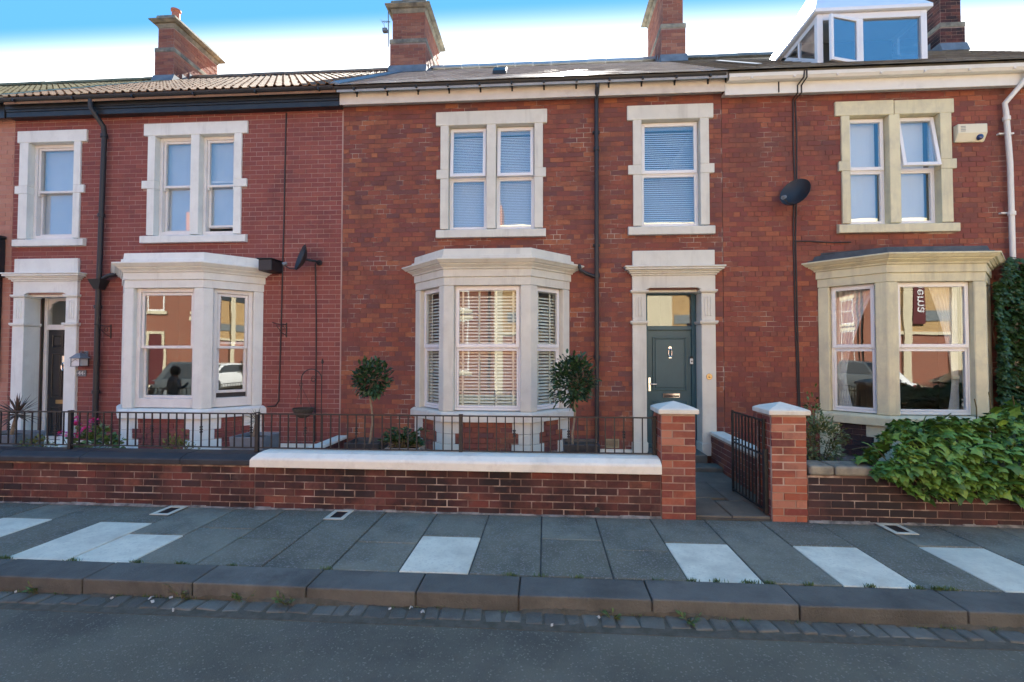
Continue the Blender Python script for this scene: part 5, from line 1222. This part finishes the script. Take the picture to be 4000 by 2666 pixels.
# aerial on the chimney
t = thing('aerial', 'thin television aerial strapped to the middle chimney', 'aerial', (-3.86, 3.5, 9.5))
MB().tube([(-3.84, 3.35, 9.35), (-3.86, 3.35, 10.25)], .012, 6).build('mast', 'planter_grey', t)
ar = MB().tube([(-4.0, 3.30, 9.95), (-3.80, 3.30, 9.93)], .008, 5)
for k in range(5): ar.tube([(-4.0 + k * .045, 3.2, 9.93 - .01 * k), (-4.0 + k * .045, 3.4, 9.97 + .01 * k)], .005, 4)
ar.box(-3.97, -3.86, 3.24, 3.34, 9.68, 9.76).tube([(-3.92, 3.29, 9.76), (-3.95, 3.29, 9.9)], .006, 4).build('elements', 'planter_grey', t)

# ------------------------------------------------------------------ blinds and curtains inside the glass
def venetian(label, fr, s0, s1, z0, z1, d, pitch, tilt, m, tapes, sw=.045):
    t = thing('venetian_blind', label, 'blind', fr.p((s0 + s1) / 2, d, z0), 'venetian blinds of the middle house')
    MB().box(s0, s1, d - .02, d + .025, z1 - .045, z1, fr).build('headrail', m, t)
    me = MB().add([(-(s1 - s0) / 2, -sw / 2, 0), ((s1 - s0) / 2, -sw / 2, 0), ((s1 - s0) / 2, 0, .004), (-(s1 - s0) / 2, 0, .004), ((s1 - s0) / 2, sw / 2, 0), (-(s1 - s0) / 2, sw / 2, 0)], [(0, 1, 2, 3), (3, 2, 4, 5)]).mesh('slat', m, recalc=False)
    n = int((z1 - .06 - z0) / pitch)
    for k in range(n):
        link('slat', me, t, fr.p((s0 + s1) / 2, d, z0 + .02 + k * pitch), Euler((R_(tilt + random.uniform(-1.5, 1.5)), 0, fr.a)))
    tp = MB()
    for s in tapes: tp.box(s - .016, s + .016, d - sw / 2 - .004, d - sw / 2 - .002, z0, z1 - .045, fr)
    if tapes: tp.build('ladder_tape', 'tape_cream', t)
    MB().box(s0, s1, d - .02, d + .02, z0 - .012, z0 + .008, fr).build('bottom_rail', m, t)
fl_, ff_, fr2, LB = bay_frames(-.902)
venetian('cream slatted blind with tapes in the middle bay front window', ff_, .19, 1.17, .965, 2.835, .178, .052, 44, 'blind_cream', (.28, .54, .81, 1.08))
venetian('cream slatted blind in the left side of the middle bay', fl_, .17, LB - .155, .965, 2.835, .172, .052, 44, 'blind_cream', (.32, LB - .30))
venetian('cream slatted blind in the right side of the middle bay', fr2, .155, LB - .17, .965, 2.835, .172, .052, 44, 'blind_cream', (.30, LB - .33))
venetian('white slatted blind in the left half of the middle upper pair', FW, -1.635, -1.005, 3.96, 5.67, .24, .0285, 58, 'blind_white', (), .032)
venetian('white slatted blind in the right half of the middle upper pair', FW, -.823, -.193, 3.96, 5.67, .24, .0285, 58, 'blind_white', (), .032)
venetian('white slatted blind in the upper window above the teal door', FW, 1.61, 2.53, 3.96, 5.67, .24, .036, 50, 'blind_white', (), .038)
def roller(label, s0, s1, z0, z1, m, d=.25):
    t = thing('roller_blind', label, 'blind', ((s0 + s1) / 2, d, z0), 'roller blinds in the upper windows')
    MB().tube([(s0, d, z1), (s1, d, z1)], .025, 10).build('roller', 'white_plastic', t, smooth=True)
    n = 14; vs = [(s0 + (s1 - s0) * i / n, d - .025 + .004 * math.sin(i * 1.3), z) for z in (z0, z1) for i in range(n + 1)]
    MB().add(vs, [(i, i + 1, n + 2 + i, n + 1 + i) for i in range(n)]).build('fabric', m, t, smooth=True, recalc=False)
    MB().box(s0, s1, d - .032, d - .02, z0 - .015, z0 + .004).build('hem_bar', 'white_plastic', t)
roller('grey-blue roller blind behind the far left upper window', -9.33, -8.54, 3.98, 5.56, 'roller_grey')
roller('grey-blue roller blind in left half of the left upper pair', -6.90, -6.31, 4.0, 5.62, 'roller_grey')
roller('grey-blue roller blind in right half of the left upper pair', -6.075, -5.51, 4.07, 5.62, 'roller_grey')
roller('white roller blind in left half of the cream upper pair', 4.93, 5.44, 3.95, 5.62, 'roller_white')
roller('white roller blind in right half of the cream upper pair', 5.70, 6.20, 3.95, 5.62, 'roller_white')
roller('grey roller blind in the upper window over the shopfront', -13.34, -12.46, 4.4, 5.56, 'roller_grey')
def curtain(label, fr, s0, s1, pin, d, zt=2.82, zb=.95, tie=1.45):
    t = thing('curtain', label, 'curtain', fr.p((s0 + s1) / 2, d, zb), 'tied-back curtains of the cream bay')
    nz, ns = 22, 40; vs = []; fs = []
    for i in range(nz + 1):
        z = zt + (zb - zt) * i / nz; u = (z - tie) / (zt - tie) if z > tie else (tie - z) / (tie - zb) * .35
        k = .22 + .78 * min(1, max(0, u)) ** 1.5
        for j in range(ns + 1):
            f_ = j / ns; s = pin + (s0 + (s1 - s0) * f_ - pin) * k; vs.append(fr.p(s, d + .022 * math.sin(f_ * 44) * (.5 + .5 * k), z))
    for i in range(nz):
        for j in range(ns): fs.append((i * (ns + 1) + j, i * (ns + 1) + j + 1, (i + 1) * (ns + 1) + j + 1, (i + 1) * (ns + 1) + j))
    MB().add(vs, fs).build('drape', 'net', t, smooth='all', recalc=False)
    w_ = abs(s1 - s0) * .25
    MB().box(min(pin, pin + w_ * (1 if s1 > pin + .01 and s0 >= pin - .02 else -1)), max(pin, pin + w_ * (1 if s1 > pin + .01 and s0 >= pin - .02 else -1)), d - .03, d - .02, tie - .02, tie + .03, fr).build('tie_back', 'tape_cream', t)
cl, cf, cr_, LC = bay_frames(5.685)
curtain('white tied-back curtain in the left side of the cream bay', cl, .18, LC - .20, .20, .26)
curtain('white tied-back curtain at the right of the cream bay front', cf, .78, 1.18, 1.17, .27)
curtain('white tied-back curtain in the right side of the cream bay', cr_, .18, LC - .20, LC - .22, .26)

# ------------------------------------------------------------------ small things on the pavement
def meter(label, x, y, rz):
    t = thing('meter_cover', label, 'meter cover', (x, y, .006), 'water meter covers', rz=rz)
    f_ = MB(); ring(f_, FW, -.11, .11, -.15, .15, 0, .006, .045)
    f_.v = [(a, c, b) for a, b, c in f_.v]; f_.build('surround', 'slab_white', t, local=True)
    MB().box(-.06, .06, -.10, .10, -.004, .003).build('lid', 'black_plastic', t, local=True, bevel=.001)
    mk = MB()
    for k in range(4): mk.box(-.035, .035, -.075 + k * .045, -.06 + k * .045, .003, .0055)
    mk.build('lid_ribs', 'black_plastic', t, local=True)
meter('small pale-framed meter cover by the wall below left railing', -4.28, -2.73 - .07, .0)
meter('small pale-framed meter cover below the white coping', -2.29, -2.80, .0)
meter('small pale-framed meter cover below the ivy', 3.60, -2.80, .0)
rg = random.Random(15)
def weed(label, x, y, z, n, L, kind='oval', up=.9):
    t = thing('weed', label, 'weed', (x, y, z), 'weeds growing along the kerb'); rec = []; st = MB()
    for k in range(n):
        a = rg.uniform(0, 6.28); d = Vector((math.cos(a), math.sin(a), up)).normalized(); e = Vector((x, y, z)) + d * L * rg.uniform(.4, 1); MB().tube([(x, y, z - .01), tuple(e)], .002, 4).build('stem', 'stem', t)
        for q in range(3): rec.append((tuple(Vector((x, y, z)) + (e - Vector((x, y, z))) * (.5 + .25 * q)), out_rot(d, rg, .6), rg.uniform(.03, .05) if kind == 'oval' else L * .6))
    foliage(t, rec, kind, 'weed', 12)
weed('pale wilted weed at the kerb foot, tallest on the left', -2.84, -4.43, ZR, 9, .16)
weed('bushy green weed at the kerb foot left of centre', -2.33, -4.44, ZR, 12, .12)
weed('second bushy weed at the kerb foot left of centre', -1.97, -4.45, ZR, 10, .10)
weed('small rosette weed in the gutter near the middle', .48, -4.47, ZR + .01, 9, .085, up=.5)
weed('small rosette weed in the gutter right of centre', 1.02, -4.48, ZR + .01, 9, .085, up=.5)
weed('brown tuft at the kerb foot near the left edge', -4.05, -4.42, ZR, 10, .12)
gr = MB(); vs, fs = leaf_tpl('blade')
def tuft(x, y, z, n, L):
    for k in range(n):
        d = Vector((rg.uniform(-.7, .7), rg.uniform(-.7, .7), 1)); M = Matrix.Translation((x + rg.gauss(0, .03), y + rg.gauss(0, .008), z)) @ Euler(out_rot(d, rg, .3)).to_matrix().to_4x4() @ Matrix.Diagonal((L * 2.2, L, L, 1)); gr.add([M @ Vector(v) for v in vs], fs)
for (x, n_) in ((-4.72, 50), (-4.1, 40), (-3.5, 40), (-3.1, 60), (-2.65, 30), (-1.8, 30), (-.28, 40), (-.05, 20), (.25, 30), (.9, 20), (1.16, 50), (1.35, 40), (1.6, 60), (1.75, 50), (2.05, 40), (2.5, 40), (2.85, 60), (3.0, 90), (3.1, 40), (3.9, 30)): tuft(x, -4.105, -.004, n_, .036)
for k in range(90): tuft(rg.uniform(-6, 5.5), -4.435 + rg.uniform(-.01, .015), ZR, rg.randint(3, 16), rg.uniform(.015, .04))
for (x, y) in ((-2.1, -3.3), (-1.22, -3.0), (-1.8, -3.1), (-2.37, -3.05), (.53, -3.9), (-2.97, -3.5)): tuft(x, y, -.006, 14, .018)
tag(gr.build('grass', 'weed', recalc=False), 'short grass and moss growing in the kerb and slab joints', 'grass', kind='stuff')
# litter along the gutter
lm_ = []
for k, (x, y) in enumerate(((-3.35, -4.50), (-3.05, -4.47), (-3.0, -4.52), (-4.2, -4.46), (-2.9, -4.46), (-1.0, -4.47), (-1.15, -4.5), (-.9, -4.52), (.38, -4.5), (-2.75, -4.62), (.05, -4.62), (2.1, -4.55))):
    b = MB(); w1, h1 = rg.uniform(.010, .024), rg.uniform(.005, .012); b.add([(-w1, -h1, 0), (0, -h1 * 1.2, .012), (w1, -h1, .002), (w1 * .9, h1, .006), (0, h1, .016), (-w1, h1 * .8, .001)], [(0, 1, 4, 5), (1, 2, 3, 4)])
    o = link('litter', b.mesh('litter', 'litter', recalc=False), None, (x, y, ZR + .022), (R_(rg.uniform(-12, 12)), R_(rg.uniform(-12, 12)), rg.uniform(0, 6)))
    tag(o, 'scrap of pale paper litter lying in the gutter', 'litter', 'litter in the gutter')

# ------------------------------------------------------------------ the sunlit far side of the street (seen in the window glass)
MT['opp_red'] = brick_tex_mat('opp_red', (.27, .085, .045), (.22, .068, .04), (.34, .27, .22))
MT['opp_tan'] = brick_tex_mat('opp_tan', (.46, .29, .12), (.38, .23, .10), (.45, .36, .24))
MT['opp_cream'] = mat('opp_cream', (.62, .55, .40), (.56, .49, .35), scale=2, rough=.8)
MT['maroon'] = mat('maroon', (.10, .018, .022), rough=.5)
MT['dark_glass'] = mat('dark_glass', (.03, .04, .05), rough=.08, spec=.6)
MT['grey_panel'] = mat('grey_panel', (.16, .18, .19), rough=.5)
def far_window(h, fr, s0, s1, z0, z1, stone, mull=True):
    mb = MB(); ring(mb, fr, s0, s1, z0, z1, -.02, .06, .07); mb.box(s0 + .07, s1 - .07, -.015, .055, (z0 + z1) / 2 - .03, (z0 + z1) / 2 + .03, fr)
    w_ = mb.build('window', 'wood_white', h)
    for a, b in ((z0 + .07, (z0 + z1) / 2 - .03), ((z0 + z1) / 2 + .03, z1 - .07)): MB().box(s0 + .07, s1 - .07, .02, .03, a, b, fr).build('pane', 'dark_glass', w_)
    MB().box(s0 - .18, s1 + .18, -.05, .05, z1 + .005, z1 + .24, fr).build('lintel', stone, w_); MB().box(s0 - .15, s1 + .15, -.08, .05, z0 - .16, z0 - .005, fr).build('sill', stone, w_)
def far_house(label, x0, x1, Y, mirror):
    h = thing('terraced_house', label, 'house', ((x0 + x1) / 2, Y, 0), 'houses across the street'); fr = Fr(0, Y, math.pi); s0, s1 = -x1, -x0
    MB().box(s0, s1, 0.062, 8, -.2, 6.2, fr).build('wall', 'opp_red', h)
    fr_s = Fr(0, Y - .0, math.pi)
    k = 1 if mirror else -1; c = (s0 + s1) / 2
    far_window(h, Fr(0, Y - .06, math.pi), c - 1.9, c - .5, 3.9, 5.6, 'opp_cream'); far_window(h, Fr(0, Y - .06, math.pi), c + 1.0, c + 1.9, 3.9, 5.6, 'opp_cream')
    far_window(h, Fr(0, Y - .06, math.pi), c - 1.9, c - .5, .95, 3.4, 'opp_cream')
    d = MB(); ring(d, Fr(0, Y - .06, math.pi), c + .95, c + 1.95, .1, 2.9, -.05, .02, .14); d.build('door_surround', 'opp_cream', h)
    MB().box(c + 1.09, c + 1.81, -.01, .01, .1, 2.76, Fr(0, Y - .06, math.pi)).build('door', 'door_black' if mirror else 'maroon', h)
    MB().tube([(x1 - .25, Y - .0, .1), (x1 - .25, Y - .0, 6.1)], .06, 8).tube([(x1 - .70, Y + .0, .1), (x1 - .70, Y + .0, 6.1)], .035, 8).build('downpipe', 'black_plastic', h)
    MB().prism([(x0, Y + .3, 6.2), (x0, Y + .3, 6.35), (x0, Y - 4, 9.0), (x0, Y - 8.3, 6.3), (x0, Y - 8.3, 6.15)], (x1 - x0, 0, 0)).build('roof', 'slate_old', h)
    MB().box(x1 - .55, x1 - .05, Y - 4.9, Y - 3.3, 8.0, 10.3).build('chimney', 'opp_red', h)
lab = ['red brick terraced house across the street, furthest left', 'red brick terraced house across the street behind the parked grey car', 'red brick terraced house across the street, third from far left', 'red brick terraced house across the street next to the tan building']
for i in range(4): far_house(lab[i], -27.2 + i * 6.2, -21.0 + i * 6.2, -15.6, i % 2 == 0)
cb = thing('cinema', 'tan brick cinema with cream pilasters across the street', 'building', (11, -14.6, 0))
MB().box(-2.3, 25, -24, -14.62, 2.70, 7.6).build('upper_wall', 'opp_tan', cb)
MB().box(-2.3, 25, -24, -14.64, -.2, 2.698).build('lower_wall', 'opp_red', cb)
for (a, b) in ((-2.3, -1.9), (.2, .6), (2.5, 2.9), (4.75, 6.0), (8.2, 8.6), (10.6, 11.0), (13.0, 13.4), (15.15, 15.5), (17.07, 17.5), (19.6, 20.0), (22.2, 22.6), (24.6, 25.0)):
    MB().box(a, b, -14.62, -14.50, -.2, 7.7).build('pilaster', 'opp_cream', cb)
for (a, b) in ((-1.7, 0), (.8, 2.3), (3.1, 4.6), (6.1, 8.0), (8.8, 10.4), (11.2, 12.8), (13.6, 15.0), (16.0, 17.06), (17.6, 19.5), (20.1, 22.1), (22.7, 24.5)):
    MB().box(a, b, -14.62, -14.58, 3.22, 3.66).build('window_band', 'grey_panel', cb); MB().box(a, b, -14.62, -14.58, 5.2, 6.4).build('window_band', 'dark_glass', cb)
MB().box(-2.4, 25.1, -24, -14.45, 7.70, 7.95).build('parapet', 'opp_cream', cb)
MB().box(-2.3, 25, -14.63, -14.56, 2.64, 2.76).build('string_course', 'opp_cream', cb)
bn = thing('banner', 'maroon vertical banner lettered Cinema on the tan building', 'sign', (15.78, -14.48, 3.1))
MB().box(15.54, 16.04, -14.56, -14.50, 3.1, 5.9).build('board', 'maroon', bn)
link('lettering', text_mesh('lettering', 'Cinema', .62, 'net'), bn, (15.79, -14.49, 4.5), Euler((R_(90), R_(90), R_(180))))
def car(label, x, y, rz, L, H, W, paint, kind):
    t = thing('parked_car', label, 'car', (x, y, ZR), 'cars parked across the street', rz=rz); h = W / 2
    m = mat('car_paint', paint, rough=.25, spec=.6, coat=.8)
    lo = [(-L / 2, .32), (-L / 2 - .02, .62), (-L / 2 + .06, .92), (-L / 2 + .5, .98), (L * .18, .95), (L * .40, .82), (L / 2 - .05, .68), (L / 2, .45), (L / 2 - .06, .24), (-L / 2 + .1, .22)]
    b = MB().prism([(a, -h, z) for a, z in lo], (0, W, 0)).build('body', m, t, bevel=.07, seg=3, smooth=True, local=True)
    top = [(-L / 2 + .18, .94), (-L / 2 + .62, H - .04), (-L * .08, H), (L * .10, H - .06), (L * .30, .90)]
    n = len(top); g_ = MB(); inn = [h - .06, h - .22, h - .24, h - .22, h - .08]
    g_.add([(a, -w_, z) for (a, z), w_ in zip(top, inn)] + [(a, w_, z) for (a, z), w_ in zip(top, inn)], [tuple(range(n))[::-1], tuple(range(n, 2 * n))] + [(i, (i + 1) % n, n + (i + 1) % n, n + i) for i in range(n)])
    g_.build('cabin', m, t, bevel=.04, seg=2, smooth=True, local=True)
    for s in (-1, 1):
        pts = [(-L / 2 + .50, .99), (-L / 2 + .78, H - .12), (-L * .06, H - .09), (L * .09, H - .14), (L * .24, .98)]
        def yy(z): return s * ((h - .055) - (z - .94) / (H - .94) * .165 + .012)
        MB().face([(a, yy(z), z) for a, z in pts]).build('side_window', 'dark_glass', t, local=True)
        for wx in (-L / 2 + .82, L / 2 - .85):
            w_ = MB().lathe((wx, s * (h - .02), .33), [(.20, -.10), (.33, -.09), (.335, .0), (.335, .10), (.20, .11)], 20, 'Y').build('wheel', 'black_plastic', t, smooth=True, local=True)
            MB().lathe((wx, s * (h - .02) + s * .01, .33), [(.21, -.11), (.22, -.115), (.22, .115), (.21, .11)], 16, 'Y').build('rim', 'planter_grey', w_, local=True)
        MB().box(-L / 2 - .035, -L / 2 + .22, min(s * h * .55, s * (h + .012)), max(s * h * .55, s * (h + .012)), .74, .88).build('tail_light', 'maroon', t, local=True, bevel=.02)
        MB().box(L / 2 - .30, L / 2 + .0, min(s * h * .55, s * (h + .008)), max(s * h * .55, s * (h + .008)), .60, .70).build('headlight', 'white_plastic', t, local=True, bevel=.02)
    MB().face([(L * .115, -h + .25, H - .09), (L * .30, -h + .12, .93), (L * .30, h - .12, .93), (L * .115, h - .25, H - .09)]).build('windscreen', 'dark_glass', t, local=True)
    MB().face([(-L / 2 + .56, -h + .25, H - .09), (-L / 2 + .20, -h + .12, .98), (-L / 2 + .20, h - .12, .98), (-L / 2 + .56, h - .25, H - .09)]).build('rear_window', 'dark_glass', t, local=True)
car('dark grey estate car parked across the street on the left', -12.8, -11.2, 0, 4.5, 1.62, 1.85, (.07, .085, .095), 's')
car('white hatchback parked across the street near the cinema', 10.6, -11.2, math.pi, 4.2, 1.45, 1.8, (.75, .76, .77), 'h')
car('black saloon car parked across the street by the banner', 15.6, -11.2, math.pi, 4.6, 1.42, 1.8, (.012, .013, .016), 's')

# the passer-by on the pavement just left of the view, caught in the bay glass
def person():
    t = thing('person', 'person in a grey top and dark trousers walking on the pavement', 'person', (-8.45, -3.35, 0), rz=R_(-15))
    me = bpy.data.meshes.new('body')
    V = [(0, 0, .80), (0, 0, .93), (-.01, 0, 1.08), (-.01, 0, 1.20), (.0, 0, 1.26), (.02, 0, 1.33), (.03, 0, 1.42),
         (0, .08, .76), (.05, .085, .44), (.02, .085, .07), (.15, .09, .03), (0, -.08, .76), (-.06, -.085, .43), (-.16, -.085, .09), (-.05, -.09, .03),
         (-.01, .15, 1.19), (-.03, .19, .96), (.12, .17, .86), (.19, .16, .90), (-.01, -.15, 1.19), (.04, -.19, .97), (.18, -.12, 1.05), (.24, -.09, 1.12)]
    E_ = [(0, 1), (1, 2), (2, 3), (3, 4), (4, 5), (5, 6), (0, 7), (7, 8), (8, 9), (9, 10), (0, 11), (11, 12), (12, 13), (13, 14), (3, 15), (15, 16), (16, 17), (17, 18), (3, 19), (19, 20), (20, 21), (21, 22)]
    Rr = [.12, .12, .125, .11, .055, .075, .085, .085, .06, .04, .035, .085, .06, .04, .035, .06, .042, .034, .03, .06, .042, .034, .03]
    me.from_pydata(V, E_, []); o = bpy.data.objects.new('body', me); COL.objects.link(o); o.parent = t
    sk = o.modifiers.new('Skin', 'SKIN'); sv_ = me.skin_vertices[0].data
    for i, r in enumerate(Rr): sv_[i].radius = (r, r); sv_[i].use_root = (i == 0)
    ss = o.modifiers.new('Subsurf', 'SUBSURF'); ss.levels = 2; ss.render_levels = 2
    m = bpy.data.materials.new('clothed_body'); m.use_nodes = True; nt = m.node_tree; b = nt.nodes['Principled BSDF']; b.inputs['Roughness'].default_value = .85
    tc_ = nt.nodes.new('ShaderNodeTexCoord'); s_ = nt.nodes.new('ShaderNodeSeparateXYZ'); nt.links.new(tc_.outputs['Object'], s_.inputs[0])
    nt.links.new(_ramp(nt, _range(nt, s_.outputs['Z'], 0, 1.6), [(.02, .02, .02, 0), (.03, .032, .04, .06), (.20, .22, .24, .53), (.42, .24, .17, .79)], True), b.inputs['Base Color'])
    me.materials.append(m)
    MB().lathe((.015, 0, 1.37), [(.085, -.06), (.10, .0), (.098, .06), (.075, .11), (.02, .14)], 14).build('hair', 'cable', t, smooth=True, local=True)
    MB().lathe((.115, 0, 1.385), [(.010, -.025), (.014, -.01), (.006, .02)], 8).build('nose', 'stone_cream', t, smooth=True, local=True)
person()
